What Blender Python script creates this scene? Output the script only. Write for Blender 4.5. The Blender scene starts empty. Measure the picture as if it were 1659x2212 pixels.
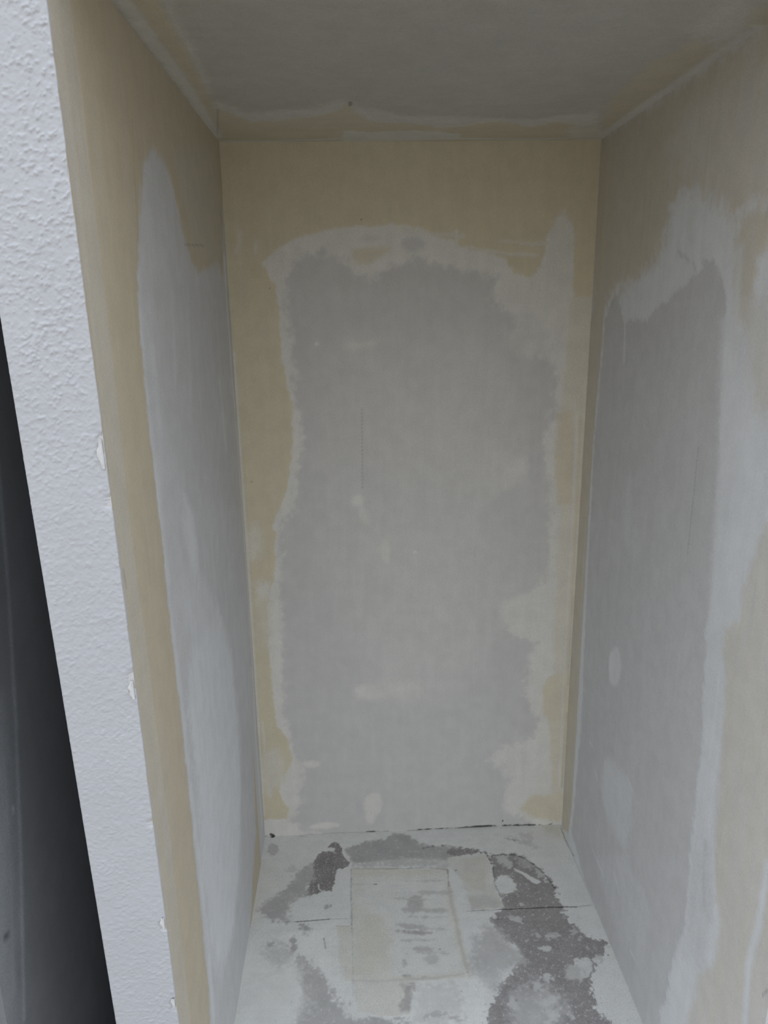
import bpy, math
import numpy as np
from mathutils import Matrix, Vector

# ------------------------------------------------------------------ camera, light, exposure
scene = bpy.context.scene
COL = scene.collection
W, H, NICHE_D = 1.112, 2.35, 1.28            # niche width, height, depth (metres)
cam_data = bpy.data.cameras.new('camera')
cam = bpy.data.objects.new('camera', cam_data)
COL.objects.link(cam)
cam_data.sensor_fit = 'HORIZONTAL'
cam_data.sensor_width = 36.0
cam_data.lens = 1578.585 / 1659.0 * 36.0
cam_data.clip_start = 0.05
RM = ((0.99898, 0.024628, -0.037848), (-0.04298, 0.261521, -0.96424), (-0.013849, 0.964883, 0.262313))
m = Matrix(RM).to_4x4()
m.translation = Vector((0.36808, -2.31966, 1.86839))
cam.matrix_world = m
scene.camera = cam

SKY = 2.6                                   # soft overcast daylight filling the open room
world = bpy.data.worlds.new('world'); scene.world = world
world.use_nodes = True
bg = world.node_tree.nodes['Background']
# overcast sky: brightness rises from horizon to zenith (bright overcast)
wn = world.node_tree; wt = wn.nodes.new('ShaderNodeTexCoord'); ws = wn.nodes.new('ShaderNodeSeparateXYZ')
wn.links.new(wt.outputs['Generated'], ws.inputs[0])
wm = wn.nodes.new('ShaderNodeMapRange'); wn.links.new(ws.outputs[2], wm.inputs[0])
wm.inputs[1].default_value = 0; wm.inputs[2].default_value = 1; wm.inputs[3].default_value = SKY * 0.42; wm.inputs[4].default_value = SKY
wn.links.new(wm.outputs[0], bg.inputs['Strength'])
wc = wn.nodes.new('ShaderNodeMix'); wc.data_type = 'RGBA'; wn.links.new(ws.outputs[2], wc.inputs[0])
wc.inputs[6].default_value = (1.0, 0.97, 0.925, 1); wc.inputs[7].default_value = (0.76, 0.88, 1.08, 1)
wn.links.new(wc.outputs[2], bg.inputs['Color'])

world.cycles.sampling_method = 'NONE'        # a smooth dome needs no importance map
scene.cycles.max_bounces = 4; scene.cycles.diffuse_bounces = 4; scene.cycles.glossy_bounces = 1
scene.view_settings.view_transform = 'Standard'
scene.view_settings.look = 'None'
scene.view_settings.gamma = 1
scene.view_settings.use_curve_mapping = False
scene.view_settings.exposure = 0.0

# ------------------------------------------------------------------ helpers
def tag(o, label=None, cat=None, kind=None, group=None):
    if label: o['label'] = label
    if cat: o['category'] = cat
    if kind: o['kind'] = kind
    if group: o['group'] = group
    return o

class Noise:
    def __init__(self, seed):
        self.t = np.random.RandomState(seed).rand(256, 256)
    def __call__(self, x, y, s, sy=None):
        x = np.asarray(x) / s; y = np.asarray(y) / (sy or s)
        xi = np.floor(x).astype(int); yi = np.floor(y).astype(int)
        fx = x - xi; fy = y - yi
        fx = fx * fx * (3 - 2 * fx); fy = fy * fy * (3 - 2 * fy)
        t = self.t
        a = t[xi % 256, yi % 256]; b = t[(xi + 1) % 256, yi % 256]
        c = t[xi % 256, (yi + 1) % 256]; d = t[(xi + 1) % 256, (yi + 1) % 256]
        return (a * (1 - fx) + b * fx) * (1 - fy) + (c * (1 - fx) + d * fx) * fy - 0.5
    def fbm(self, x, y, s, n=3):
        r = 0; a = 1.0
        for i in range(n):
            r = r + a * self(x + 7.3 * i, y + 3.1 * i, s); s *= 0.5; a *= 0.6
        return r

def sd_poly(u, v, pts):
    P = np.array(pts, float); Q = np.roll(P, -1, 0)
    d2 = np.full(u.shape, 1e9); inside = np.zeros(u.shape, bool)
    for (ax, ay), (bx, by) in zip(P, Q):
        ex, ey = bx - ax, by - ay; L = ex * ex + ey * ey + 1e-12
        t = np.clip(((u - ax) * ex + (v - ay) * ey) / L, 0, 1)
        d2 = np.minimum(d2, (u - ax - t * ex) ** 2 + (v - ay - t * ey) ** 2)
        if ay != by:
            c = (ay > v) != (by > v)
            inside ^= c & (u < ax + (v - ay) * ex / (by - ay))
    d = np.sqrt(d2)
    return np.where(inside, d, -d)

def sd_line(u, v, pts, w):
    P = np.array(pts, float); d2 = np.full(u.shape, 1e9)
    for (ax, ay), (bx, by) in zip(P[:-1], P[1:]):
        ex, ey = bx - ax, by - ay; L = ex * ex + ey * ey + 1e-12
        t = np.clip(((u - ax) * ex + (v - ay) * ey) / L, 0, 1)
        d2 = np.minimum(d2, (u - ax - t * ex) ** 2 + (v - ay - t * ey) ** 2)
    return w - np.sqrt(d2)

def sstep(a, b, x):
    t = np.clip((x - a) / (b - a), 0, 1); return t * t * (3 - 2 * t)

def mesh_object(name, verts, faces, mat, parent=None, masks=None, smooth=True, kind=None):
    me = bpy.data.meshes.new(name)
    verts = np.asarray(verts, np.float32); faces = np.asarray(faces, np.int32)
    n = len(verts); k = len(faces)
    me.vertices.add(n); me.vertices.foreach_set('co', verts.ravel())
    me.loops.add(k * 4); me.loops.foreach_set('vertex_index', faces.ravel())
    me.polygons.add(k)
    me.polygons.foreach_set('loop_start', np.arange(0, 4 * k, 4, dtype=np.int32))
    me.polygons.foreach_set('use_smooth', np.full(k, smooth))
    me.update(calc_edges=True); me.validate()
    if masks is not None:
        at = me.attributes.new('layers', 'FLOAT_COLOR', 'POINT')
        at.data.foreach_set('color', np.asarray(masks, np.float32).ravel())
    if mat: me.materials.append(mat)
    o = bpy.data.objects.new(name, me); COL.objects.link(o)
    if parent: o.parent = parent
    if kind: o['kind'] = kind
    return o

def box_mesh(name, lo, hi, mat, parent=None, bevel=0.0):
    import bmesh
    bm = bmesh.new(); bmesh.ops.create_cube(bm, size=1.0)
    for v in bm.verts:
        for i in range(3): v.co[i] = lo[i] + (v.co[i] + 0.5) * (hi[i] - lo[i])
    if bevel: bmesh.ops.bevel(bm, geom=bm.edges[:], offset=bevel, segments=2, affect='EDGES', profile=0.5)
    me = bpy.data.meshes.new(name); bm.to_mesh(me); bm.free()
    me.materials.append(mat)
    o = bpy.data.objects.new(name, me); COL.objects.link(o)
    if parent: o.parent = parent
    return o

# ------------------------------------------------------------------ materials
def new_mat(name):
    mt = bpy.data.materials.new(name); mt.use_nodes = True
    nt = mt.node_tree; nt.nodes.clear()
    out = nt.nodes.new('ShaderNodeOutputMaterial'); b = nt.nodes.new('ShaderNodeBsdfPrincipled')
    nt.links.new(b.outputs[0], out.inputs[0])
    return mt, nt, b
def N(nt, t, **kw):
    n = nt.nodes.new(t)
    for k, v in kw.items(): setattr(n, k, v)
    return n
def noise(nt, vec, scale, detail=3, rough=0.55):
    n = N(nt, 'ShaderNodeTexNoise'); n.inputs['Scale'].default_value = scale
    n.inputs['Detail'].default_value = detail; n.inputs['Roughness'].default_value = rough
    nt.links.new(vec, n.inputs['Vector']); return n.outputs[0]
def mth(nt, op, a, b=None, c=None):
    n = N(nt, 'ShaderNodeMath', operation=op)
    for i, x in enumerate((a, b, c)):
        if x is None: continue
        if isinstance(x, (int, float)): n.inputs[i].default_value = x
        else: nt.links.new(x, n.inputs[i])
    return n.outputs[0]
def mixc(nt, fac, a, b, mode='MIX'):
    n = N(nt, 'ShaderNodeMix', data_type='RGBA', blend_type=mode)
    if isinstance(fac, (int, float)): n.inputs[0].default_value = fac
    else: nt.links.new(fac, n.inputs[0])
    for i, x in ((6, a), (7, b)):
        if isinstance(x, tuple): n.inputs[i].default_value = (*x, 1)
        else: nt.links.new(x, n.inputs[i])
    return n.outputs[2]
def remap(nt, x, a, b, lo=0.0, hi=1.0, smooth=True):
    n = N(nt, 'ShaderNodeMapRange', interpolation_type='SMOOTHSTEP' if smooth else 'LINEAR')
    nt.links.new(x, n.inputs[0])
    for i, v in enumerate((a, b, lo, hi)): n.inputs[i + 1].default_value = v
    return n.outputs[0]

def drywall_mat(name, paper, pale, tan, dark, line, grit=0.3, stretch=(1, 1, 1), rough=0.72):
    """gypsum board paper with layers of thin (pale) and thick (tan) joint compound, torn paper, cracks"""
    mt, nt, b = new_mat(name)
    at = N(nt, 'ShaderNodeAttribute', attribute_name='layers')
    sep = N(nt, 'ShaderNodeSeparateColor'); nt.links.new(at.outputs['Color'], sep.inputs[0])
    tc = N(nt, 'ShaderNodeTexCoord'); ob = tc.outputs['Object']
    mp = N(nt, 'ShaderNodeMapping'); mp.inputs['Scale'].default_value = stretch
    nt.links.new(ob, mp.inputs[0])
    n1 = noise(nt, ob, 190, 2, 0.6); n2 = noise(nt, ob, 18, 2, 0.6); n3 = noise(nt, ob, 520, 0); n4 = noise(nt, mp.outputs[0], 40, 2, 0.6)
    def layer(ch, amp, na):
        j = mth(nt, 'MULTIPLY', mth(nt, 'SUBTRACT', na, 0.5), amp)
        e = mth(nt, 'MULTIPLY', ch, mth(nt, 'SUBTRACT', 1.0, ch))          # only edges break up
        return mth(nt, 'ADD', ch, mth(nt, 'MULTIPLY', mth(nt, 'MULTIPLY', e, 4.0), j))
    T = layer(sep.outputs[0], 0.45, n4); P = layer(sep.outputs[1], 0.55, n1); D = layer(sep.outputs[2], 1.3 if grit > .4 else 0.8, n1)
    cl = N(nt, 'ShaderNodeClamp'); nt.links.new(T, cl.inputs[0]); T = cl.outputs[0]
    cl = N(nt, 'ShaderNodeClamp'); nt.links.new(P, cl.inputs[0]); P = cl.outputs[0]
    cl = N(nt, 'ShaderNodeClamp'); nt.links.new(D, cl.inputs[0]); D = cl.outputs[0]
    c = mixc(nt, P, paper, pale); c = mixc(nt, T, c, tan)
    dk = mixc(nt, remap(nt, n2, 0.35, 0.65), dark, tuple(x * 1.12 for x in dark))
    if grit > .4:                                        # grainy remnants: pale crumbs in the torn paper, dark flecks in the plaster
        n5 = noise(nt, ob, 75, 3, 0.7)
        D = mth(nt, 'MULTIPLY', D, remap(nt, n5, 0.54, 0.74, 1.0, 0.35))
        D = mth(nt, 'MAXIMUM', D, mth(nt, 'MULTIPLY', remap(nt, n5, 0.36, 0.26, 0.0, 0.4), mth(nt, 'SUBTRACT', 1.0, T)))
    c = mixc(nt, D, c, dk)
    v = mth(nt, 'ADD', remap(nt, n2, 0.3, 0.7, -0.03, 0.03), remap(nt, n3, 0.25, 0.75, -0.05, 0.05, False))
    v = mth(nt, 'ADD', v, remap(nt, n4, 0.3, 0.7, -0.015, 0.015))
    v = mth(nt, 'ADD', v, mth(nt, 'MULTIPLY', remap(nt, n1, 0.3, 0.7, -grit, grit), mth(nt, 'ADD', 0.08, mth(nt, 'MULTIPLY', D, 0.6))))
    c = mixc(nt, 1.0, c, mth(nt, 'ADD', 1.0, v), 'MULTIPLY')
    c = mixc(nt, at.outputs['Alpha'], c, line)
    nt.links.new(c, b.inputs['Base Color'])
    nt.links.new(remap(nt, P, 0, 1, rough, rough - 0.10, False), b.inputs['Roughness'])
    b.inputs['Specular IOR Level'].default_value = 0.35
    return mt

PAPER, PALE, TAN = (0.54, 0.53, 0.51), (0.68, 0.665, 0.61), (0.60, 0.54, 0.395)
DARK, LINE = (0.37, 0.35, 0.35), (0.035, 0.033, 0.03)
M_wall = drywall_mat('drywall_compound', PAPER, PALE, TAN, DARK, LINE, stretch=(1, 1, 0.12))
M_side = drywall_mat('drywall_side_light_tint', (0.54, 0.54, 0.54), (0.69, 0.71, 0.725), (0.535, 0.475, 0.355), DARK, LINE, stretch=(1, 1, 0.12))  # side-wall copy: cool light tinted into pale, weaker side light into tan
M_flat = drywall_mat('drywall_ceiling', (0.50, 0.477, 0.425), PALE, TAN, DARK, LINE)
M_floor = drywall_mat('plastered_floor', (0.56, 0.56, 0.54), (0.72, 0.718, 0.675), (0.56, 0.53, 0.43), (0.215, 0.197, 0.19), LINE, grit=0.5)
M_recess = drywall_mat('recess_wall_shade_tint', (0.185, 0.19, 0.195), (0.40, 0.43, 0.45), TAN, DARK, (0.02, 0.02, 0.02), stretch=(1, 1, 0.12))  # drywall grey darkened so the colour carries the recess shade

def paint_mat(name, col, bump=0.4, scale=220, dist=0.0010, rough=0.6):
    mt, nt, b = new_mat(name)
    tc = N(nt, 'ShaderNodeTexCoord'); ob = tc.outputs['Object']
    n = noise(nt, ob, scale, 1, 0.5); n2 = noise(nt, ob, 9, 1)
    c = mixc(nt, remap(nt, n2, 0.3, 0.7, 0, 1), tuple(x * 0.97 for x in col), col)
    nt.links.new(c, b.inputs['Base Color']); b.inputs['Roughness'].default_value = rough
    bp = N(nt, 'ShaderNodeBump'); bp.inputs['Strength'].default_value = bump; bp.inputs['Distance'].default_value = dist
    nt.links.new(n, bp.inputs['Height']); nt.links.new(bp.outputs[0], b.inputs['Normal'])
    return mt
M_white = paint_mat('white_textured_paint', (0.49, 0.50, 0.52))
M_room = paint_mat('room_paint', (0.45, 0.42, 0.37))
M_roomfloor = paint_mat('room_subfloor', (0.085, 0.07, 0.05), scale=40)
M_chip = paint_mat('chipped_paint', (0.66, 0.66, 0.65), bump=0.2)

# ------------------------------------------------------------------ what is smeared where, in metres on each surface
# ('p', layer, amount, feather, raggedness, _, outline, part) / ('l', ..., polyline, part, halfwidth) / ('fill', layer, amount) / ('part', name, outline)
# layers: T thick tan compound, P thin pale compound, D torn dark paper, L cracks and pencil lines
OPS = {
 'back': [
  ('fill','P',0.8),
  ('p','P',0.0,0.016,0.026,1.0,[(0.1742,1.9759),(0.207,2.0257),(0.2768,2.0433),(0.3524,2.0241),(0.3862,1.984),(0.4279,1.9702),(0.4703,1.9923),(0.5265,2.0156),(0.5685,2.0244),(0.6387,2.0037),(0.7094,1.9856),(0.816,1.9682),(0.7958,1.9252),(0.833,1.8728),(0.8851,1.8236),(0.843,1.778),(0.8732,1.7436),(0.9325,1.7242),(0.9848,1.7047),(1.0054,1.6438),(1.0014,1.5705),(0.9904,1.4812),(1.0007,1.3896),(1.011,1.2328),(1.0058,1.071),(0.9943,0.9714),(0.9163,0.923),(0.8725,0.8903),(0.863,0.8304),(0.905,0.782),(0.9793,0.7514),(0.9659,0.6774),(0.9369,0.57),(0.973,0.4949),(1.0089,0.4375),(0.986,0.378),(0.8855,0.3441),(0.8224,0.2891),(0.8748,0.2442),(0.9204,0.2109),(0.8952,0.133),(0.8847,0.0775),(0.9647,0.0333),(1.0191,-0.0122),(0.915,-0.0544),(0.2178,-0.0202),(0.1505,0.0176),(0.1045,0.06),(0.1348,0.1283),(0.145,0.2064),(0.145,0.2837),(0.1087,0.399),(0.1013,0.5833),(0.1021,0.7606),(0.1045,0.9315),(0.1128,1.0962),(0.1123,1.2052),(0.1639,1.2386),(0.1749,1.3163),(0.1952,1.4379),(0.1991,1.5273),(0.1891,1.6296),(0.1864,1.7294),(0.1774,1.8407),(0.1687,1.9224)],None),
  ('p','P',0.22,0.09,0.05,1.0,[(0.2834,1.8392),(0.9294,1.802),(0.8696,1.3925),(0.9617,0.9891),(0.7302,0.5595),(0.4017,0.5719),(0.2571,1.0922)],None),
  ('p','P',0.1,0.04,0.03,1.0,[(0.7799,1.3328),(0.9943,1.3278),(1.0088,1.0045),(0.8509,0.9757)],None),
  ('p','P',0.05,0.03,0.03,1.0,[(0.2071,2.0283),(0.3521,2.0136),(0.3988,1.9195),(0.5685,1.9845),(0.7096,1.9695),(0.7108,1.8881),(0.4254,1.8372),(0.2234,1.7569)],None),
  ('p','P',0.0,0.03,0.03,1.0,[(0.8741,1.718),(0.9923,1.7017),(1.0073,1.5408),(0.9087,1.5723)],None),
  ('p','P',0.0,0.02,0.03,1.0,[(0.8251,0.7356),(0.9553,0.7399),(0.9202,0.5706),(0.9836,0.4385),(0.8674,0.3867),(0.8129,0.5564)],None),
  ('p','P',0.35,0.05,0.02,1.0,[(0.7256,1.3958),(0.8828,1.4532),(0.9158,1.3761),(0.8572,1.2998),(0.7812,1.2703),(0.7346,1.3028)],None),
  ('p','T',1,0.006,0.01,1.0,[(-0.0151,2.3695),(1.1254,2.3643),(1.1413,1.9099),(1.1389,1.7422),(1.0978,1.7143),(1.0638,1.7434),(1.0473,1.9384),(1.0457,2.0722),(1.0314,2.1273),(1.007,2.1379),(0.9628,2.0927),(0.9502,1.9935),(0.9086,1.9671),(0.8654,1.9811),(0.8429,2.0187),(0.7929,2.0418),(0.7084,2.0559),(0.6871,2.0758),(0.6382,2.0867),(0.5687,2.1121),(0.4997,2.123),(0.4032,2.1213),(0.2929,2.1069),(0.2237,2.092),(0.1747,2.0705),(0.1362,2.0448),(0.0987,2.0138),(0.0628,1.9238),(-0.0066,1.9247)],'joint_compound_band'),
  ('p','T',1,0.005,0.008,1.0,[(-0.0129,2.0307),(0.1046,2.0216),(0.1281,1.9711),(0.1456,1.9602),(0.1457,1.9092),(0.1464,1.8412),(0.1514,1.744),(0.1616,1.6588),(0.174,1.5864),(0.1735,1.513),(0.1643,1.4084),(0.145,1.317),(0.1277,1.2709),(0.1034,1.237),(0.0935,1.193),(0.1044,1.1689),(0.0923,1.113),(0.0934,1.0479),(0.0741,0.9742),(0.0609,0.9328),(0.0521,0.8314),(0.0594,0.6743),(0.0623,0.5486),(0.0705,0.4565),(0.1045,0.4142),(0.1168,0.3231),(0.0908,0.2669),(0.0631,0.2488),(0.0659,0.1709),(0.0938,0.1203),(0.0848,0.075),(-0.0002,0.075),(-0.0091,0.2133),(-0.0066,0.5874),(-0.0105,0.9351),(-0.0201,1.259),(-0.0123,1.8435)],'joint_compound_band'),
  ('l','T',0.25,0.004,0.004,1.0,[(0.0194,0.477),(0.0203,0.2891),(0.0306,0.1725)],None,0.003),
  ('p','T',0.35,0.02,0.02,1.0,[(0.0484,1.1464),(0.0453,1.1207),(0.0394,1.0988),(0.0316,1.0843),(0.0231,1.0793),(0.0152,1.0847),(0.0092,1.0997),(0.0059,1.1218),(0.0059,1.1476),(0.0091,1.1731),(0.015,1.1946),(0.0228,1.2088),(0.0312,1.2137),(0.0389,1.2084),(0.0449,1.1938),(0.0483,1.1721)],None),
  ('p','T',0.25,0.02,0.03,1.0,[(0.0747,0.9575),(0.0717,0.941),(0.0648,0.927),(0.0552,0.9179),(0.0443,0.9149),(0.0338,0.9185),(0.0253,0.9283),(0.0201,0.9426),(0.0189,0.9593),(0.022,0.9757),(0.0289,0.9895),(0.0384,0.9986),(0.0493,1.0015),(0.0597,0.9979),(0.0682,0.9883),(0.0735,0.9741)],None),
  ('p','T',0.5,0.02,0.02,1.0,[(0.0873,0.2776),(0.0767,0.2424),(0.0613,0.214),(0.0433,0.1969),(0.0256,0.1937),(0.0109,0.2051),(0.0015,0.229),(-0.0012,0.2619),(0.0032,0.2985),(0.0139,0.3333),(0.0293,0.361),(0.047,0.3776),(0.0644,0.3807),(0.079,0.3698),(0.0884,0.3464),(0.0914,0.3141)],None),
  ('p','T',0.7,0.02,0.02,1.0,[(0.0277,0.9506),(0.0649,0.9495),(0.0546,0.7622),(0.023,0.7633)],None),
  ('p','T',0.38,0.01,0.01,1.0,[(1.0401,1.9112),(1.1413,1.9099),(1.1202,1.5385),(1.1045,0.5453),(1.1132,0.0099),(1.0814,0.0114),(1.0637,0.1651),(1.0545,0.4357),(1.0456,0.9019),(1.0421,1.232),(1.0328,1.5403),(1.0417,1.7438)],'joint_compound_band'),
  ('p','T',0.8,0.012,0.012,1.0,[(1.0234,1.5479),(1.0707,1.5618),(1.0787,1.3878),(1.0816,1.2501),(1.0335,1.2482),(1.0175,1.3892)],None),
  ('p','T',0.75,0.01,0.01,1.0,[(1.0309,0.621),(1.1246,0.6357),(1.1223,0.433),(1.0552,0.4206),(1.0208,0.4745),(1.0151,0.567)],None),
  ('p','T',0.55,0.01,0.01,1.0,[(1.0444,0.4361),(1.1189,0.4331),(1.1159,0.1628),(1.0689,0.1649)],None),
  ('p','T',0.8,0.012,0.012,1.0,[(0.9959,0.1284),(1.1206,0.1387),(1.1166,0.0118),(0.9996,0.0357),(0.9491,0.0785)],None),
  ('l','T',0.9,0.004,0.003,1.0,[(1.1356,1.7707),(1.1158,1.6126),(1.1109,1.3871),(1.1125,1.1982)],None,0.003),
  ('l','P',1,0.003,0.002,1.0,[(1.1084,1.6854),(1.1081,1.5388),(1.1061,1.3095)],None,0.002),
  ('l','T',0.1,0.003,0.002,1.0,[(1.1055,1.6854),(1.1021,1.5389),(1.0984,1.3097)],None,0.002),
  ('l','T',0.1,0.003,0.002,1.0,[(1.0709,1.6134),(1.0891,1.4488)],None,0.002),
  ('l','T',0,0.004,0.001,1.0,[(1.084,1.5392),(1.0882,1.0686),(1.0878,0.5459),(1.095,0.1637)],None,0.0025),
  ('l','T',0.75,0.005,0.001,1.0,[(1.0961,1.539),(1.1009,1.0683),(1.0993,0.5822),(1.1055,0.1633)],None,0.004),
  ('l','T',0.2,0.004,0.001,1.0,[(0.0031,1.7604),(0.0037,1.4421),(0.0059,1.0993),(0.004,0.764),(0.002,0.4034),(0.001,0.0949)],None,0.004),
  ('p','T',0.05,0.01,0.015,1.0,[(0.9738,2.0991),(0.993,2.138),(1.0158,2.1572),(1.033,2.0986),(1.0459,1.9111),(0.9831,1.8982),(0.9543,1.9666)],None),
  ('l','T',0.2,0.005,0.004,1.0,[(0.6868,2.1019),(0.6875,2.0495)],None,0.004),
  ('l','T',0.3,0.006,0.004,1.0,[(0.5134,2.1139),(0.6104,2.0961),(0.7079,2.0886)],None,0.004),
  ('l','T',0.3,0.006,0.004,1.0,[(0.7224,2.0557),(0.8353,2.0374),(0.9345,2.031)],None,0.004),
  ('l','T',0.35,0.006,0.004,1.0,[(0.8202,2.0744),(0.919,2.0629),(0.9612,2.0665)],None,0.004),
  ('l','T',0.4,0.008,0.004,1.0,[(0.0469,2.1079),(0.0322,2.0498)],None,0.004),
  ('l','T',0.4,0.008,0.004,1.0,[(0.0903,2.0817),(0.0884,2.0492)],None,0.004),
  ('p','T',0.0,0.008,0.01,1.0,[(0.4783,2.0877),(0.4753,2.0809),(0.4657,2.0745),(0.4508,2.0695),(0.433,2.0667),(0.4149,2.0663),(0.3994,2.0687),(0.3887,2.0732),(0.3846,2.0794),(0.3876,2.0861),(0.3972,2.0925),(0.4121,2.0975),(0.4299,2.1003),(0.4479,2.1006),(0.4634,2.0983),(0.4741,2.0938)],None),
  ('p','P',0.35,0.01,0.008,1.0,[(0.4617,2.0862),(0.4598,2.0825),(0.4535,2.079),(0.4438,2.0762),(0.4323,2.0744),(0.4206,2.0741),(0.4106,2.0752),(0.4037,2.0776),(0.4011,2.0808),(0.4031,2.0845),(0.4094,2.088),(0.419,2.0909),(0.4306,2.0926),(0.4422,2.0929),(0.4522,2.0918),(0.4591,2.0895)],'bare_paper_spot'),
  ('p','T',0.0,0.008,0.01,1.0,[(0.6174,2.0686),(0.613,2.0556),(0.6003,2.0447),(0.5813,2.0374),(0.5588,2.0351),(0.5364,2.0379),(0.5174,2.0455),(0.5048,2.0567),(0.5005,2.0698),(0.5051,2.0827),(0.5178,2.0936),(0.5367,2.1007),(0.559,2.1031),(0.5813,2.1003),(0.6002,2.0928),(0.6129,2.0817)],None),
  ('p','P',0.1,0.01,0.008,1.0,[(0.5951,2.0675),(0.5924,2.0605),(0.5845,2.0547),(0.5727,2.0508),(0.5588,2.0495),(0.545,2.0511),(0.5332,2.0552),(0.5254,2.0612),(0.5227,2.0683),(0.5255,2.0752),(0.5334,2.0811),(0.5451,2.0849),(0.559,2.0862),(0.5728,2.0846),(0.5845,2.0806),(0.5923,2.0746)],'bare_paper_spot'),
  ('p','T',0.7,0.01,0.006,1.0,[(0.374,2.0554),(0.4296,2.0588),(0.4962,2.0607),(0.4709,2.036),(0.4287,2.0127),(0.3938,2.0105),(0.3763,2.0331)],'compound_dab'),
  ('p','P',0.75,0.016,0.006,1.0,[(0.444,1.781),(0.4409,1.7758),(0.4309,1.7704),(0.4155,1.7658),(0.3971,1.7626),(0.3784,1.7613),(0.3624,1.7621),(0.3514,1.7649),(0.3472,1.7693),(0.3503,1.7745),(0.3603,1.7798),(0.3757,1.7844),(0.3941,1.7876),(0.4127,1.7889),(0.4287,1.7881),(0.4397,1.7853)],'compound_dab'),
  ('p','P',0.9,0.004,0.006,1.0,[(0.2642,1.78),(0.2637,1.7773),(0.2624,1.7751),(0.2605,1.7736),(0.2583,1.7731),(0.2561,1.7737),(0.2543,1.7752),(0.2532,1.7775),(0.2528,1.7801),(0.2534,1.7828),(0.2547,1.785),(0.2566,1.7865),(0.2588,1.787),(0.261,1.7865),(0.2627,1.7849),(0.2639,1.7826)],'compound_dab'),
  ('p','P',1.0,0.01,0.006,1.0,[(0.3952,1.2767),(0.3935,1.2695),(0.3891,1.2635),(0.3826,1.2596),(0.3751,1.2584),(0.3676,1.26),(0.3613,1.2642),(0.3571,1.2704),(0.3558,1.2777),(0.3575,1.2848),(0.3619,1.2908),(0.3684,1.2947),(0.3759,1.2959),(0.3834,1.2943),(0.3897,1.2901),(0.3938,1.2839)],'compound_dab'),
  ('p','P',0.6,0.012,0.006,1.0,[(0.4038,1.2346),(0.4082,1.222),(0.4101,1.2106),(0.4095,1.202),(0.4062,1.1976),(0.4009,1.1981),(0.3943,1.2034),(0.3875,1.2127),(0.3815,1.2245),(0.3772,1.2371),(0.3753,1.2485),(0.376,1.257),(0.3792,1.2613),(0.3845,1.2608),(0.391,1.2556),(0.3978,1.2464)],None),
  ('p','P',0.6,0.008,0.006,1.0,[(0.4765,1.1045),(0.4774,1.087),(0.4759,1.0719),(0.4721,1.0614),(0.4666,1.0572),(0.4603,1.06),(0.4541,1.0693),(0.449,1.0836),(0.4458,1.1008),(0.4449,1.1183),(0.4465,1.1333),(0.4503,1.1436),(0.4557,1.1477),(0.462,1.145),(0.4681,1.1358),(0.4732,1.1216)],'compound_dab'),
  ('p','P',1,0.003,0.006,1.0,[(0.5681,1.0948),(0.5676,1.0932),(0.5663,1.092),(0.5643,1.0911),(0.5619,1.0909),(0.5595,1.0913),(0.5575,1.0922),(0.5561,1.0936),(0.5557,1.0951),(0.5562,1.0967),(0.5575,1.098),(0.5595,1.0988),(0.5619,1.099),(0.5643,1.0987),(0.5663,1.0977),(0.5676,1.0964)],'compound_dab'),
  ('p','P',0.6,0.02,0.006,1.0,[(0.9126,1.3406),(0.8993,1.3216),(0.8835,1.3081),(0.8676,1.3023),(0.8539,1.3051),(0.8448,1.316),(0.8415,1.3334),(0.8445,1.3544),(0.8533,1.376),(0.8666,1.3948),(0.8823,1.408),(0.898,1.4137),(0.9115,1.411),(0.9207,1.4003),(0.9241,1.3832),(0.9213,1.3622)],'compound_dab'),
  ('p','P',0.9,0.014,0.006,1.0,[(0.4459,0.5811),(0.4421,0.5709),(0.4313,0.5624),(0.4153,0.5571),(0.3965,0.5558),(0.3777,0.5586),(0.362,0.5651),(0.3516,0.5743),(0.3481,0.5848),(0.3521,0.5951),(0.3629,0.6034),(0.3788,0.6087),(0.3975,0.6101),(0.4162,0.6073),(0.4319,0.6009),(0.4424,0.5917)],'compound_dab'),
  ('p','P',0.5,0.03,0.006,1.0,[(0.5981,0.5893),(0.59,0.5752),(0.5657,0.5629),(0.5288,0.5543),(0.485,0.5506),(0.441,0.5525),(0.4036,0.5597),(0.3785,0.5709),(0.3695,0.5846),(0.3778,0.5987),(0.4021,0.6109),(0.4388,0.6194),(0.4823,0.6231),(0.526,0.6213),(0.5634,0.6142),(0.5887,0.603)],None),
  ('p','P',0.75,0.008,0.006,1.0,[(0.437,0.1114),(0.4312,0.0926),(0.4211,0.078),(0.4083,0.0697),(0.3948,0.0691),(0.3826,0.0763),(0.3736,0.09),(0.3692,0.1083),(0.37,0.1283),(0.3759,0.1469),(0.3859,0.1613),(0.3986,0.1694),(0.412,0.17),(0.4242,0.163),(0.4332,0.1495),(0.4377,0.1313)],'compound_dab'),
  ('p','P',0.7,0.008,0.006,1.0,[(0.4093,0.0596),(0.4078,0.0504),(0.4039,0.0428),(0.3983,0.0378),(0.3916,0.0363),(0.3851,0.0384),(0.3796,0.0439),(0.376,0.0519),(0.3749,0.0612),(0.3764,0.0704),(0.3803,0.078),(0.3859,0.0829),(0.3925,0.0844),(0.3991,0.0823),(0.4045,0.0768),(0.4081,0.0689)],None),
  ('p','P',0.8,0.006,0.006,1.0,[(0.2157,0.2998),(0.213,0.2933),(0.2055,0.2881),(0.1945,0.2848),(0.1817,0.284),(0.169,0.2859),(0.1584,0.2901),(0.1514,0.296),(0.1491,0.3027),(0.1519,0.3091),(0.1594,0.3144),(0.1703,0.3176),(0.1831,0.3184),(0.1958,0.3166),(0.2064,0.3124),(0.2134,0.3065)],'compound_dab'),
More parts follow.
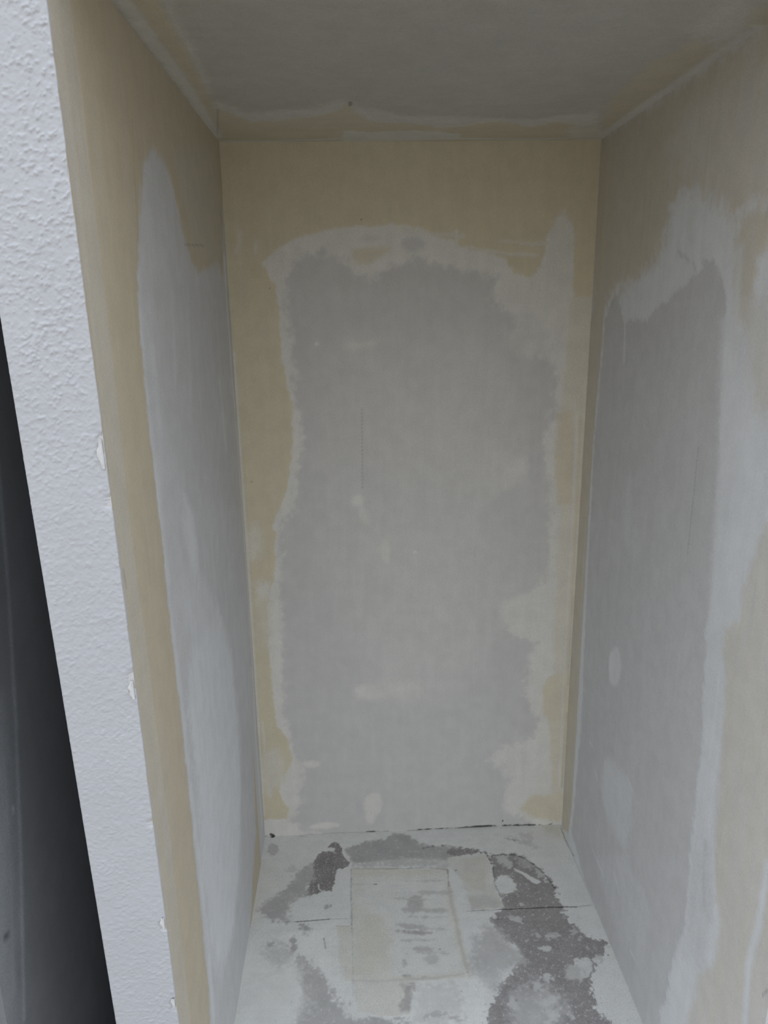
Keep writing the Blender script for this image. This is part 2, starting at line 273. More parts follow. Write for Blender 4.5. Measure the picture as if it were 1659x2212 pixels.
  ('p','P',0.6,0.014,0.006,1.0,[(0.9767,0.2925),(0.9716,0.2803),(0.9599,0.2717),(0.9436,0.268),(0.9251,0.2698),(0.9072,0.2768),(0.8928,0.2879),(0.8839,0.3014),(0.882,0.3152),(0.8872,0.3273),(0.8988,0.3358),(0.9151,0.3395),(0.9334,0.3377),(0.9512,0.3308),(0.9657,0.3198),(0.9746,0.3064)],'compound_dab'),
  ('p','P',0.6,0.014,0.006,1.0,[(0.9312,0.2486),(0.924,0.2315),(0.9139,0.2188),(0.9024,0.2124),(0.8913,0.2133),(0.8823,0.2215),(0.8769,0.2355),(0.8757,0.2533),(0.8791,0.2722),(0.8863,0.2891),(0.8964,0.3017),(0.9078,0.308),(0.9188,0.3071),(0.9277,0.2991),(0.9332,0.2852),(0.9344,0.2675)],None),
  ('p','P',0.9,0.006,0.006,1.0,[(0.2781,0.0384),(0.2738,0.0329),(0.2613,0.0278),(0.2424,0.0241),(0.2201,0.0223),(0.1978,0.0226),(0.1789,0.025),(0.1662,0.0292),(0.1616,0.0344),(0.166,0.04),(0.1785,0.045),(0.1972,0.0487),(0.2195,0.0505),(0.2417,0.0502),(0.2607,0.0478),(0.2735,0.0436)],'compound_dab'),
  ('p','P',0.7,0.02,0.006,1.0,[(0.9826,0.8697),(0.9785,0.85),(0.9651,0.8336),(0.9445,0.823),(0.9199,0.8199),(0.895,0.8247),(0.8737,0.8366),(0.8592,0.8539),(0.8538,0.8738),(0.8581,0.8933),(0.8715,0.9095),(0.8919,0.9199),(0.9163,0.923),(0.941,0.9184),(0.9622,0.9066),(0.9769,0.8895)],None),
  ('p','L',0.33,0.0025,0.0,1.0,[(0.3964,1.5748),(0.3962,1.5736),(0.3957,1.5725),(0.3949,1.5719),(0.394,1.5716),(0.3931,1.5719),(0.3924,1.5726),(0.3919,1.5737),(0.3917,1.5749),(0.3919,1.5761),(0.3925,1.5772),(0.3933,1.5778),(0.3942,1.5781),(0.3951,1.5778),(0.3958,1.5771),(0.3963,1.576)],None),
  ('p','L',0.33,0.0025,0.0,1.0,[(0.3963,1.5631),(0.3961,1.5619),(0.3955,1.5608),(0.3947,1.5601),(0.3938,1.5599),(0.3929,1.5602),(0.3922,1.5609),(0.3917,1.5619),(0.3916,1.5632),(0.3918,1.5644),(0.3923,1.5654),(0.3931,1.5661),(0.394,1.5664),(0.3949,1.5661),(0.3956,1.5654),(0.3961,1.5643)],None),
  ('p','L',0.33,0.0025,0.0,1.0,[(0.3961,1.5513),(0.3959,1.5501),(0.3953,1.5491),(0.3946,1.5484),(0.3937,1.5481),(0.3928,1.5484),(0.392,1.5491),(0.3915,1.5502),(0.3914,1.5514),(0.3916,1.5527),(0.3921,1.5537),(0.3929,1.5544),(0.3938,1.5546),(0.3947,1.5543),(0.3954,1.5536),(0.3959,1.5526)],None),
  ('p','L',0.33,0.0025,0.0,1.0,[(0.3959,1.5395),(0.3957,1.5383),(0.3952,1.5373),(0.3944,1.5366),(0.3935,1.5363),(0.3926,1.5366),(0.3918,1.5373),(0.3913,1.5384),(0.3912,1.5396),(0.3914,1.5409),(0.3919,1.5419),(0.3927,1.5426),(0.3936,1.5428),(0.3945,1.5426),(0.3953,1.5418),(0.3957,1.5408)],None),
  ('p','L',0.33,0.0025,0.0,1.0,[(0.3957,1.5277),(0.3955,1.5265),(0.395,1.5254),(0.3942,1.5247),(0.3933,1.5245),(0.3924,1.5248),(0.3916,1.5255),(0.3912,1.5266),(0.391,1.5278),(0.3912,1.5291),(0.3917,1.5301),(0.3925,1.5308),(0.3934,1.531),(0.3943,1.5308),(0.3951,1.53),(0.3956,1.529)],None),
  ('p','L',0.33,0.0025,0.0,1.0,[(0.3955,1.5159),(0.3953,1.5146),(0.3948,1.5136),(0.394,1.5129),(0.3931,1.5127),(0.3922,1.5129),(0.3915,1.5136),(0.391,1.5147),(0.3908,1.516),(0.391,1.5172),(0.3916,1.5183),(0.3923,1.519),(0.3932,1.5192),(0.3941,1.5189),(0.3949,1.5182),(0.3954,1.5171)],None),
  ('p','L',0.33,0.0025,0.0,1.0,[(0.3954,1.504),(0.3951,1.5027),(0.3946,1.5017),(0.3938,1.501),(0.3929,1.5008),(0.392,1.501),(0.3913,1.5018),(0.3908,1.5028),(0.3906,1.5041),(0.3908,1.5053),(0.3914,1.5064),(0.3922,1.5071),(0.3931,1.5073),(0.394,1.507),(0.3947,1.5063),(0.3952,1.5052)],None),
  ('p','L',0.33,0.0025,0.0,1.0,[(0.3952,1.4921),(0.395,1.4908),(0.3944,1.4898),(0.3936,1.4891),(0.3927,1.4888),(0.3918,1.4891),(0.3911,1.4898),(0.3906,1.4909),(0.3904,1.4922),(0.3906,1.4934),(0.3912,1.4945),(0.392,1.4952),(0.3929,1.4954),(0.3938,1.4951),(0.3945,1.4944),(0.395,1.4933)],None),
  ('p','L',0.33,0.0025,0.0,1.0,[(0.395,1.4801),(0.3948,1.4789),(0.3942,1.4778),(0.3935,1.4771),(0.3926,1.4769),(0.3917,1.4772),(0.3909,1.4779),(0.3904,1.479),(0.3903,1.4802),(0.3905,1.4815),(0.391,1.4825),(0.3918,1.4832),(0.3927,1.4835),(0.3936,1.4832),(0.3943,1.4825),(0.3948,1.4814)],None),
  ('p','L',0.33,0.0025,0.0,1.0,[(0.3948,1.4682),(0.3946,1.4669),(0.3941,1.4658),(0.3933,1.4651),(0.3924,1.4649),(0.3915,1.4652),(0.3907,1.4659),(0.3902,1.467),(0.3901,1.4683),(0.3903,1.4695),(0.3908,1.4706),(0.3916,1.4713),(0.3925,1.4715),(0.3934,1.4712),(0.3942,1.4705),(0.3947,1.4694)],None),
  ('p','L',0.33,0.0025,0.0,1.0,[(0.3946,1.4561),(0.3944,1.4549),(0.3939,1.4538),(0.3931,1.4531),(0.3922,1.4529),(0.3913,1.4532),(0.3905,1.4539),(0.39,1.455),(0.3899,1.4563),(0.3901,1.4575),(0.3906,1.4586),(0.3914,1.4593),(0.3923,1.4595),(0.3932,1.4592),(0.394,1.4585),(0.3945,1.4574)],None),
  ('p','L',0.33,0.0025,0.0,1.0,[(0.3944,1.4441),(0.3942,1.4428),(0.3937,1.4418),(0.3929,1.4411),(0.392,1.4408),(0.3911,1.4411),(0.3903,1.4419),(0.3898,1.4429),(0.3897,1.4442),(0.3899,1.4455),(0.3904,1.4465),(0.3912,1.4472),(0.3921,1.4475),(0.393,1.4472),(0.3938,1.4465),(0.3943,1.4454)],None),
  ('p','L',0.33,0.0025,0.0,1.0,[(0.3943,1.432),(0.3941,1.4308),(0.3935,1.4297),(0.3927,1.429),(0.3918,1.4288),(0.3909,1.429),(0.3901,1.4298),(0.3897,1.4309),(0.3895,1.4321),(0.3897,1.4334),(0.3902,1.4345),(0.391,1.4352),(0.392,1.4354),(0.3929,1.4351),(0.3936,1.4344),(0.3941,1.4333)],None),
  ('p','L',0.33,0.0025,0.0,1.0,[(0.3941,1.4199),(0.3939,1.4187),(0.3933,1.4176),(0.3925,1.4169),(0.3916,1.4166),(0.3907,1.4169),(0.39,1.4177),(0.3895,1.4188),(0.3893,1.42),(0.3895,1.4213),(0.3901,1.4224),(0.3908,1.4231),(0.3918,1.4233),(0.3927,1.423),(0.3934,1.4223),(0.3939,1.4212)],None),
  ('p','L',0.33,0.0025,0.0,1.0,[(0.3939,1.4078),(0.3937,1.4065),(0.3931,1.4054),(0.3924,1.4047),(0.3914,1.4045),(0.3905,1.4048),(0.3898,1.4055),(0.3893,1.4066),(0.3891,1.4079),(0.3893,1.4092),(0.3899,1.4102),(0.3907,1.411),(0.3916,1.4112),(0.3925,1.4109),(0.3932,1.4102),(0.3937,1.4091)],None),
  ('p','L',0.33,0.0025,0.0,1.0,[(0.3937,1.3956),(0.3935,1.3943),(0.393,1.3933),(0.3922,1.3926),(0.3912,1.3923),(0.3903,1.3926),(0.3896,1.3933),(0.3891,1.3944),(0.3889,1.3957),(0.3891,1.397),(0.3897,1.3981),(0.3905,1.3988),(0.3914,1.399),(0.3923,1.3987),(0.3931,1.398),(0.3936,1.3969)],None),
  ('p','L',0.33,0.0025,0.0,1.0,[(0.3935,1.3834),(0.3933,1.3821),(0.3928,1.3811),(0.392,1.3803),(0.3911,1.3801),(0.3901,1.3804),(0.3894,1.3811),(0.3889,1.3822),(0.3887,1.3835),(0.3889,1.3848),(0.3895,1.3859),(0.3903,1.3866),(0.3912,1.3868),(0.3921,1.3866),(0.3929,1.3858),(0.3934,1.3847)],None),
  ('p','L',0.33,0.0025,0.0,1.0,[(0.3933,1.3712),(0.3931,1.3699),(0.3926,1.3688),(0.3918,1.3681),(0.3909,1.3679),(0.39,1.3681),(0.3892,1.3689),(0.3887,1.37),(0.3885,1.3713),(0.3887,1.3726),(0.3893,1.3737),(0.3901,1.3744),(0.391,1.3746),(0.3919,1.3743),(0.3927,1.3736),(0.3932,1.3725)],None),
  ('p','L',0.33,0.0025,0.0,1.0,[(0.3931,1.3589),(0.3929,1.3576),(0.3924,1.3565),(0.3916,1.3558),(0.3907,1.3556),(0.3898,1.3559),(0.389,1.3566),(0.3885,1.3577),(0.3883,1.359),(0.3886,1.3603),(0.3891,1.3614),(0.3899,1.3621),(0.3908,1.3623),(0.3917,1.3621),(0.3925,1.3613),(0.393,1.3602)],None),
  ('p','L',0.33,0.0025,0.0,1.0,[(0.393,1.3466),(0.3928,1.3453),(0.3922,1.3442),(0.3914,1.3435),(0.3905,1.3433),(0.3896,1.3435),(0.3888,1.3443),(0.3883,1.3454),(0.3882,1.3467),(0.3884,1.348),(0.3889,1.3491),(0.3897,1.3498),(0.3906,1.35),(0.3915,1.3498),(0.3923,1.349),(0.3928,1.3479)],None),
  ('p','L',0.33,0.0025,0.0,1.0,[(0.3928,1.3343),(0.3926,1.333),(0.392,1.3319),(0.3912,1.3312),(0.3903,1.3309),(0.3894,1.3312),(0.3886,1.332),(0.3881,1.3331),(0.388,1.3344),(0.3882,1.3357),(0.3887,1.3368),(0.3895,1.3375),(0.3904,1.3377),(0.3914,1.3374),(0.3921,1.3367),(0.3926,1.3356)],None),
  ('p','L',0.33,0.0025,0.0,1.0,[(0.3926,1.3219),(0.3924,1.3206),(0.3918,1.3195),(0.391,1.3188),(0.3901,1.3185),(0.3892,1.3188),(0.3884,1.3196),(0.3879,1.3207),(0.3878,1.322),(0.388,1.3233),(0.3885,1.3244),(0.3893,1.3251),(0.3902,1.3254),(0.3912,1.3251),(0.3919,1.3243),(0.3924,1.3232)],None),
  ('l','L',0.25,0.003,0.001,1.0,[(1.106,0.9171),(1.1059,0.5819)],None,0.0015),
  ('l','L',0.22,0.003,0.001,1.0,[(1.1067,0.4711),(1.1037,0.1633)],None,0.0015),
  ('l','L',0.9,0.002,0.003,1.0,[(0.3772,0.0025),(0.4567,0.0007)],'settling_crack',0.0022),
  ('l','L',0.95,0.002,0.004,1.0,[(0.5295,-0.0008),(0.6163,0.0032),(0.7121,0.0026),(0.8081,0.0062),(0.9131,0.0052),(1.0097,0.0026)],'settling_crack',0.003),
  ('l','L',0.9,0.002,0.002,1.0,[(1.0273,0.0018),(1.0505,-0.0055),(1.0747,0.0056)],'settling_crack',0.0018),
  ('l','L',0.5,0.003,0.001,1.0,[(0.1153,-0.003),(0.253,0.0025),(0.3737,0.0007)],None,0.0015),
  ('l','L',0.45,0.002,0.0,1.0,[(-0.0025,1.8433),(-0.0039,1.7605)],None,0.002),
  ('l','L',0.35,0.002,0.0,1.0,[(-0.0047,2.0307),(-0.0025,1.8433)],None,0.0015),
  ('p','L',1,0.001,0,1.0,[(0.8911,0.0266),(0.8909,0.0252),(0.8902,0.0241),(0.8892,0.0233),(0.888,0.0231),(0.8868,0.0234),(0.8858,0.0243),(0.8851,0.0255),(0.8848,0.0269),(0.885,0.0283),(0.8856,0.0295),(0.8866,0.0302),(0.8878,0.0304),(0.889,0.0301),(0.8901,0.0293),(0.8908,0.028)],None),
  ('p','L',0.7,0.0015,0,1.0,[(0.4058,2.138),(0.4056,2.1372),(0.4051,2.1366),(0.4044,2.1361),(0.4035,2.136),(0.4027,2.1362),(0.402,2.1366),(0.4015,2.1373),(0.4014,2.1381),(0.4016,2.1388),(0.4021,2.1395),(0.4028,2.14),(0.4036,2.1401),(0.4045,2.1399),(0.4052,2.1395),(0.4056,2.1388)],None),
  ('p','L',0.7,0.0015,0,1.0,[(0.1249,1.9471),(0.1246,1.9463),(0.1241,1.9456),(0.1234,1.9452),(0.1225,1.945),(0.1217,1.9452),(0.121,1.9457),(0.1205,1.9464),(0.1204,1.9472),(0.1206,1.948),(0.1211,1.9487),(0.1219,1.9491),(0.1227,1.9493),(0.1236,1.9491),(0.1243,1.9487),(0.1247,1.948)],None),
  ('p','L',0.7,0.0015,0,1.0,[(0.0358,1.3504),(0.0356,1.3495),(0.035,1.3487),(0.0342,1.3482),(0.0333,1.348),(0.0324,1.3482),(0.0317,1.3488),(0.0312,1.3496),(0.0311,1.3505),(0.0313,1.3515),(0.0319,1.3522),(0.0327,1.3527),(0.0336,1.3529),(0.0345,1.3527),(0.0352,1.3522),(0.0357,1.3514)],None),
  ('p','L',1,0.0015,0.002,1.0,[(0.0361,0.0007),(0.0347,-0.0007),(0.0321,-0.0012),(0.0287,-0.0007),(0.0249,0.0007),(0.0215,0.0028),(0.0188,0.0053),(0.0173,0.0078),(0.0173,0.01),(0.0186,0.0114),(0.0212,0.0119),(0.0246,0.0114),(0.0284,0.01),(0.0318,0.0079),(0.0345,0.0054),(0.036,0.0029)],None),
  ('p','L',0.8,0.0015,0.002,1.0,[(0.0072,-0.0032),(0.0061,-0.0052),(0.0048,-0.0067),(0.0033,-0.0074),(0.002,-0.0073),(0.0009,-0.0062),(0.0004,-0.0045),(0.0004,-0.0024),(0.0009,-0.0001),(0.0019,0.0019),(0.0033,0.0034),(0.0048,0.0041),(0.0061,0.004),(0.0071,0.003),(0.0077,0.0012),(0.0077,-0.0009)],None),
 ],
 'left': [
  ('fill','P',0.25),
  ('p','T',1.0,0.001,0,1,[(-1.3096,2.2696),(-0.9377,2.3855),(0.0672,2.3715),(-0.1278,1.9091),(-0.1381,-1.1646),(-1.378,0.5748)],None),
  ('p','T',0,0.012,0.012,1.0,[(-0.8547,2.1473),(-0.787,2.1746),(-0.7268,2.1673),(-0.6638,2.1528),(-0.6262,2.1001),(-0.5764,2.0448),(-0.5184,1.9953),(-0.4215,1.9696),(-0.2908,1.9936),(-0.1566,2.0199),(-0.0578,1.9233),(-0.0589,1.7633),(-0.0631,1.5692),(-0.0524,1.4226),(-0.0627,1.1985),(-0.0902,0.8076),(-0.1247,0.4831),(-0.1972,0.1738),(-0.4157,0.0056),(-0.6003,-0.1703),(-1.007,0.1971),(-0.9661,0.367),(-0.971,0.4909),(-0.973,0.7408),(-0.9743,0.9152),(-0.9758,1.1007),(-0.9867,1.2393),(-0.9876,1.3846),(-0.9915,1.5053),(-1.0011,1.6381),(-1.0016,1.7778),(-0.9963,1.8564),(-0.9768,1.9337),(-0.9103,2.0769)],None),
  ('p','P',0.12,0.03,0.02,1.0,[(-0.8742,1.9383),(-0.1116,1.9476),(-0.1055,1.5749),(-0.0945,1.2837),(-0.5889,1.4388),(-0.826,1.5775),(-0.9338,1.6874)],None),
  ('p','T',0.8,0.03,0.02,1.0,[(-0.6215,2.2003),(-0.023,2.3406),(-0.0788,2.0252),(-0.3016,1.9986),(-0.4674,2.0195),(-0.5559,2.1096)],None),
  ('l','T',0.15,0.006,0.006,1.0,[(-0.0479,1.7078),(-0.0283,1.477),(-0.026,1.2344),(-0.0206,0.8593),(-0.058,0.4406),(-0.0498,0.0943)],None,0.012),
  ('l','P',1.0,0.008,0.006,1.0,[(-0.0461,2.0275),(-0.0479,1.7078),(-0.0283,1.477),(-0.026,1.2344),(-0.0206,0.8593),(-0.058,0.4406),(-0.0498,0.0943)],None,0.012),
  ('l','P',0.8,0.02,0.008,1.0,[(-0.9768,1.9337),(-0.9905,1.8563),(-0.9986,1.7535),(-0.9891,1.6274),(-0.9821,1.4936),(-0.9748,1.3704),(-0.9702,1.2212),(-0.9586,1.08),(-0.953,0.8998),(-0.9434,0.7156),(-0.9325,0.4775),(-0.9414,0.2559)],None,0.014),
  ('l','P',0.7,0.006,0.004,1.0,[(-0.9745,1.9942),(-1.0186,1.902),(-1.0296,1.8263)],None,0.006),
  ('l','T',0.3,0.006,0.003,1.0,[(-0.9107,2.092),(-0.9453,1.9968)],None,0.004),
  ('p','T',0.72,0.003,0.003,1.0,[(-1.2628,2.2487),(-1.2515,2.0555),(-1.2431,1.8596),(-1.2369,1.5727),(-1.2303,1.3074),(-1.2186,0.9979),(-1.1999,0.5491),(-1.1913,0.4353),(-1.1142,0.3356),(-1.1224,0.4562),(-1.1286,0.5969),(-1.1311,0.9274),(-1.1455,1.2627),(-1.1653,1.5525),(-1.1648,1.8586),(-1.1691,2.0514),(-1.1749,2.2804),(-1.1771,2.3224),(-1.2637,2.2879)],'corner_bead_strip'),
  ('p','P',0.25,0.004,0.0,1.0,[(-1.2628,2.2487),(-1.2515,2.0555),(-1.2431,1.8596),(-1.2369,1.5727),(-1.2303,1.3074),(-1.2186,0.9979),(-1.1999,0.5491),(-1.1913,0.4353),(-1.1142,0.3356),(-1.1224,0.4562),(-1.1286,0.5969),(-1.1311,0.9274),(-1.1455,1.2627),(-1.1653,1.5525),(-1.1648,1.8586),(-1.1691,2.0514),(-1.1749,2.2804),(-1.1771,2.3224),(-1.2637,2.2879)],None),
  ('part','joint_compound_band',[(-1.1711,2.2818),(-1.165,2.0521),(-1.1604,1.8585),(-1.1607,1.5512),(-1.1404,1.26),(-1.1255,0.9228),(-1.1226,0.5904),(-1.1078,0.3274),(-0.9479,0.1207),(-0.9661,0.367),(-0.9841,0.8087),(-0.9864,1.1788),(-0.9951,1.5045),(-1.01,1.673),(-1.0075,1.8255),(-0.9966,1.9328),(-0.9286,2.0743),(-0.8371,2.1615),(-0.7857,2.178),(-0.7173,2.1733),(-0.6171,2.1013),(-0.5184,1.9953),(-0.4215,1.9696),(-0.1566,2.0199),(-0.0093,2.3374),(-0.9483,2.3556),(-0.952,2.4121),(-1.1677,2.3261)]),
  ('p','P',0.8,0.02,0.012,1.0,[(-0.7794,1.4974),(-0.708,1.4366),(-0.6893,1.3536),(-0.7077,1.2807),(-0.7616,1.3007),(-0.8029,1.3902),(-0.8213,1.4575)],'compound_dab'),
  ('p','P',1.0,0.04,0.03,1.0,[(-0.7616,1.2112),(-0.525,1.1357),(-0.3884,0.9221),(-0.3561,0.6936),(-0.396,0.4983),(-0.5356,0.2887),(-0.684,0.2401),(-0.8219,0.2638),(-0.9157,0.4201),(-0.9153,0.629),(-0.9004,0.8619),(-0.9052,1.0925)],'pale_streak'),  # broad soft-edged pale streak low on the left wall
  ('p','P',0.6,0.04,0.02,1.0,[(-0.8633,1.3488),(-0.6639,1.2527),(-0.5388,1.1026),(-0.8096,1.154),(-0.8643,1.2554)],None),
  ('p','P',0.1,0.02,0.02,1.0,[(-0.2721,0.6426),(-0.0991,0.5378),(-0.1607,0.1444),(-0.3658,-0.0072),(-0.4802,0.138),(-0.423,0.4377)],None),
  ('p','P',1,0.004,0,1.0,[(-0.7148,1.2628),(-0.7164,1.2608),(-0.7192,1.2597),(-0.7227,1.2595),(-0.7264,1.2604),(-0.7297,1.2622),(-0.7321,1.2647),(-0.7333,1.2673),(-0.7331,1.2698),(-0.7315,1.2718),(-0.7288,1.273),(-0.7253,1.2731),(-0.7217,1.2723),(-0.7183,1.2705),(-0.7159,1.2681),(-0.7146,1.2654)],None),
  ('l','P',0.4,0.02,0.006,1.0,[(-0.5777,1.9318),(-0.6541,1.6494)],None,0.012),
  ('l','P',0.4,0.02,0.006,1.0,[(-0.7324,1.9084),(-0.7713,1.7421)],None,0.008),
  ('l','P',0.45,0.02,0.006,1.0,[(-0.9232,1.8057),(-0.9323,1.5988)],None,0.012),
  ('l','P',0.5,0.02,0.006,1.0,[(-0.2597,1.6855),(-0.2329,1.5127)],None,0.014),
  ('l','P',0.5,0.02,0.006,1.0,[(-0.8241,1.5282),(-0.7857,1.4579)],None,0.01),
  ('l','P',0.35,0.02,0.006,1.0,[(-0.388,1.4646),(-0.3042,1.1165)],None,0.01),
  ('l','L',0.4,0.002,0.0,1.0,[(-0.5757,2.0226),(-0.3465,2.0402)],None,0.0015),
  ('l','L',0.35,0.003,0.002,1.0,[(-1.2189,1.486),(-1.2158,1.4538)],None,0.002),
  ('l','L',0.2,0.002,0.0,1.0,[(-0.9192,2.1932),(-0.9406,2.0725),(-0.9542,1.996)],None,0.0015),
 ],
 'right': [
  ('fill','P',0.85),
  ('p','P',0.08,0.008,0.014,1.0,[(-0.1228,1.708),(-0.1256,1.8421),(-0.1794,1.8911),(-0.2217,1.9053),(-0.2607,1.8554),(-0.2989,1.8409),(-0.4222,1.8442),(-0.555,1.8875),(-0.6466,1.9236),(-0.6879,1.9431),(-0.7669,1.9662),(-0.8045,1.9371),(-0.8391,1.8828),(-0.8532,1.7936),(-0.8637,1.7028),(-0.8666,1.628),(-0.8801,1.6017),(-0.8832,1.5252),(-0.902,1.4215),(-0.9054,1.3415),(-0.9089,1.2597),(-0.9044,1.1937),(-0.9227,1.0602),(-0.9348,0.9541),(-0.9374,0.8387),(-0.9382,0.7176),(-0.949,0.601),(-0.9561,0.4774),(-0.9163,0.3272),(-0.9045,0.2283),(-0.8883,0.1024),(-1.0116,-0.0218),(-0.912,-0.0815),(-0.7721,-0.0173),(-0.5898,-0.021),(-0.322,-0.0168),(-0.1263,0.0626),(-0.1296,0.2564),(-0.1489,0.5236),(-0.1243,0.8687),(-0.1127,1.1837),(-0.1017,1.4806)],None),
  ('p','T',0.75,0.03,0.03,1.0,[(0.0418,2.3608),(0.0039,2.359),(-0.9436,2.3521),(-1.0392,2.0497),(-0.857,2.06),(-0.8358,2.0379),(-0.78,2.0832),(-0.6487,2.1252),(-0.5796,2.1264),(-0.5322,2.0939),(-0.5129,2.025),(-0.4685,1.9758),(-0.3703,1.9456),(-0.2209,1.9276),(-0.1316,1.8944),(-0.1087,1.802),(-0.0224,1.7998)],'joint_compound_band'),
  ('p','T',0.5,0.05,0.03,1.0,[(-0.5685,2.2882),(-0.9537,2.3077),(-1.0149,2.0386),(-0.779,2.0877),(-0.5998,2.1423),(-0.4849,2.2207)],None),
  ('p','T',0.75,0.004,0.005,1.0,[(-0.0454,1.9092),(-0.1128,1.9077),(-0.1222,1.7756),(-0.1034,1.6094),(-0.0934,1.4058),(-0.0978,0.9561),(-0.1064,0.4979),(-0.1076,0.1642),(-0.0859,0.0301),(-0.0194,-0.0032),(-0.0107,0.0103),(0.007,0.6325),(-0.0005,1.15),(-0.0019,1.4639),(0.001,1.8273)],'joint_compound_band'),
  ('p','T',0.65,0.02,0.02,1.0,[(-1.0132,2.0462),(-0.8729,2.0497),(-0.8579,1.9937),(-0.866,1.9254),(-0.8954,1.8562),(-0.943,1.8396),(-0.9462,1.9539),(-1.0252,1.9933)],'joint_compound_band'),
  ('p','T',0.35,0.03,0.02,1.0,[(-1.0494,1.887),(-0.9171,1.8815),(-0.9655,1.7392),(-1.0087,1.6757),(-1.0949,1.6874)],None),
  ('p','T',0.45,0.014,0.012,1.0,[(-1.1489,1.5694),(-1.0628,1.4699),(-1.0317,1.3678),(-1.0238,1.2781),(-0.9767,1.2412),(-0.9793,1.1765),(-1.009,1.1293),(-1.0118,1.0464),(-1.0204,0.9541),(-1.0248,0.8792),(-1.0332,0.7944),(-1.0548,0.6958),(-1.0927,0.6245),(-1.0957,0.5185),(-1.0382,0.4249),(-1.03,0.3564),(-1.0139,0.2532),(-1.0146,0.0861),(-1.2318,0.374),(-1.2852,0.4447),(-1.4185,0.6213),(-1.3651,1.0621)],'joint_compound_band'),
  ('p','P',0.5,0.02,0.02,1.0,[(-0.9473,0.6753),(-1.0132,0.7428),(-1.0592,0.6282),(-1.0507,0.4706),(-0.9702,0.4117),(-0.9605,0.5472)],None),
  ('p','P',1,0.03,0.01,1.0,[(-0.8377,1.8382),(-0.8887,1.8389),(-0.9611,1.6692),(-1.0199,1.626),(-1.0027,1.4048),(-0.9587,1.2702),(-0.9298,1.1734),(-0.9077,1.3218),(-0.8844,1.5642)],None),
  ('l','P',0.2,0.008,0.003,1.0,[(-1.0001,0.7438),(-1.0086,0.6544),(-1.0274,0.5979)],None,0.006),
  ('l','T',0.0,0.01,0.004,1.0,[(-1.219,0.8738),(-1.2193,0.7378),(-1.2054,0.6355),(-1.2212,0.5019),(-1.2381,0.3944)],'corner_bead_ridge',0.008),
  ('l','P',1.0,0.01,0.004,1.0,[(-1.219,0.8738),(-1.2193,0.7378),(-1.2054,0.6355),(-1.2212,0.5019),(-1.2381,0.3944)],None,0.008),
  ('l','T',0.1,0.02,0.004,1.0,[(-0.8758,1.9754),(-0.8887,1.8389),(-0.8992,1.7514)],None,0.008),
  ('p','P',0.75,0.01,0.005,1.0,[(-0.4514,0.8846),(-0.4504,0.8607),(-0.4428,0.8368),(-0.4296,0.8164),(-0.4125,0.8026),(-0.3943,0.7978),(-0.3776,0.8029),(-0.3652,0.8173),(-0.3593,0.8388),(-0.3606,0.8639),(-0.3691,0.8884),(-0.3831,0.9086),(-0.4004,0.9214),(-0.4183,0.925),(-0.4342,0.9193),(-0.4457,0.9051)],'compound_dab'),
  ('p','P',0.35,0.02,0.005,1.0,[(-0.4399,1.347),(-0.4386,1.3118),(-0.4335,1.2807),(-0.4253,1.2583),(-0.4152,1.2483),(-0.4048,1.2525),(-0.3957,1.2704),(-0.3894,1.2992),(-0.3869,1.3343),(-0.3885,1.3701),(-0.3939,1.401),(-0.4023,1.4223),(-0.4123,1.4311),(-0.4224,1.4263),(-0.4312,1.4086),(-0.4373,1.3809)],None),
  ('p','P',0.25,0.02,0.005,1.0,[(-0.5158,1.2659),(-0.5136,1.2456),(-0.5061,1.2266),(-0.4944,1.2116),(-0.4801,1.203),(-0.4654,1.2023),(-0.4526,1.2098),(-0.4438,1.2244),(-0.4404,1.2438),(-0.443,1.2648),(-0.4511,1.2841),(-0.4633,1.2987),(-0.4776,1.3064),(-0.4919,1.3064),(-0.5041,1.2986),(-0.5125,1.2844)],None),
  ('p','P',0.5,0.02,0.01,1.0,[(-0.3697,0.5286),(-0.4395,0.5755),(-0.5237,0.5986),(-0.5991,0.58),(-0.6085,0.4821),(-0.5848,0.3858),(-0.5142,0.3594),(-0.4195,0.3831),(-0.3636,0.4251)],'compound_dab'),
  ('p','P',0.35,0.03,0.02,1.0,[(-0.3826,0.1646),(-0.5875,0.3724),(-0.7623,0.3456),(-0.74,0.1392),(-0.5728,0.0643)],None),
  ('l','P',1,0.003,0.001,1.0,[(-0.5604,0.597),(-0.6016,0.5848)],None,0.0022),
  ('l','P',1,0.003,0.001,1.0,[(-0.5878,0.5493),(-0.6034,0.5415)],None,0.0022),
  ('l','P',1,0.003,0.001,1.0,[(-0.3099,0.4462),(-0.3318,0.4276)],None,0.0022),
  ('l','P',1,0.003,0.001,1.0,[(-0.3352,0.1688),(-0.4499,0.1623)],None,0.0022),
  ('l','P',1,0.003,0.001,1.0,[(-0.5166,0.2468),(-0.5739,0.2158)],None,0.0022),
  ('l','P',1,0.003,0.001,1.0,[(-0.6785,0.1192),(-0.7094,0.1226)],None,0.0022),
  ('l','P',1,0.003,0.001,1.0,[(-0.2367,0.5086),(-0.2657,0.5067)],None,0.0022),
  ('l','P',1,0.003,0.001,1.0,[(-1.0528,1.066),(-1.0564,1.0578)],None,0.0022),
  ('l','P',1,0.003,0.001,1.0,[(-1.1204,0.8754),(-1.1592,0.8729)],None,0.0022),
  ('p','L',0.28,0.0025,0.0,1.0,[(-0.7876,1.5775),(-0.7876,1.5763),(-0.7871,1.5752),(-0.7863,1.5744),(-0.7852,1.574),(-0.7841,1.574),(-0.783,1.5745),(-0.7821,1.5753),(-0.7816,1.5764),(-0.7816,1.5776),(-0.7821,1.5786),(-0.7829,1.5794),(-0.784,1.5799),(-0.7851,1.5798),(-0.7862,1.5794),(-0.7871,1.5785)],None),
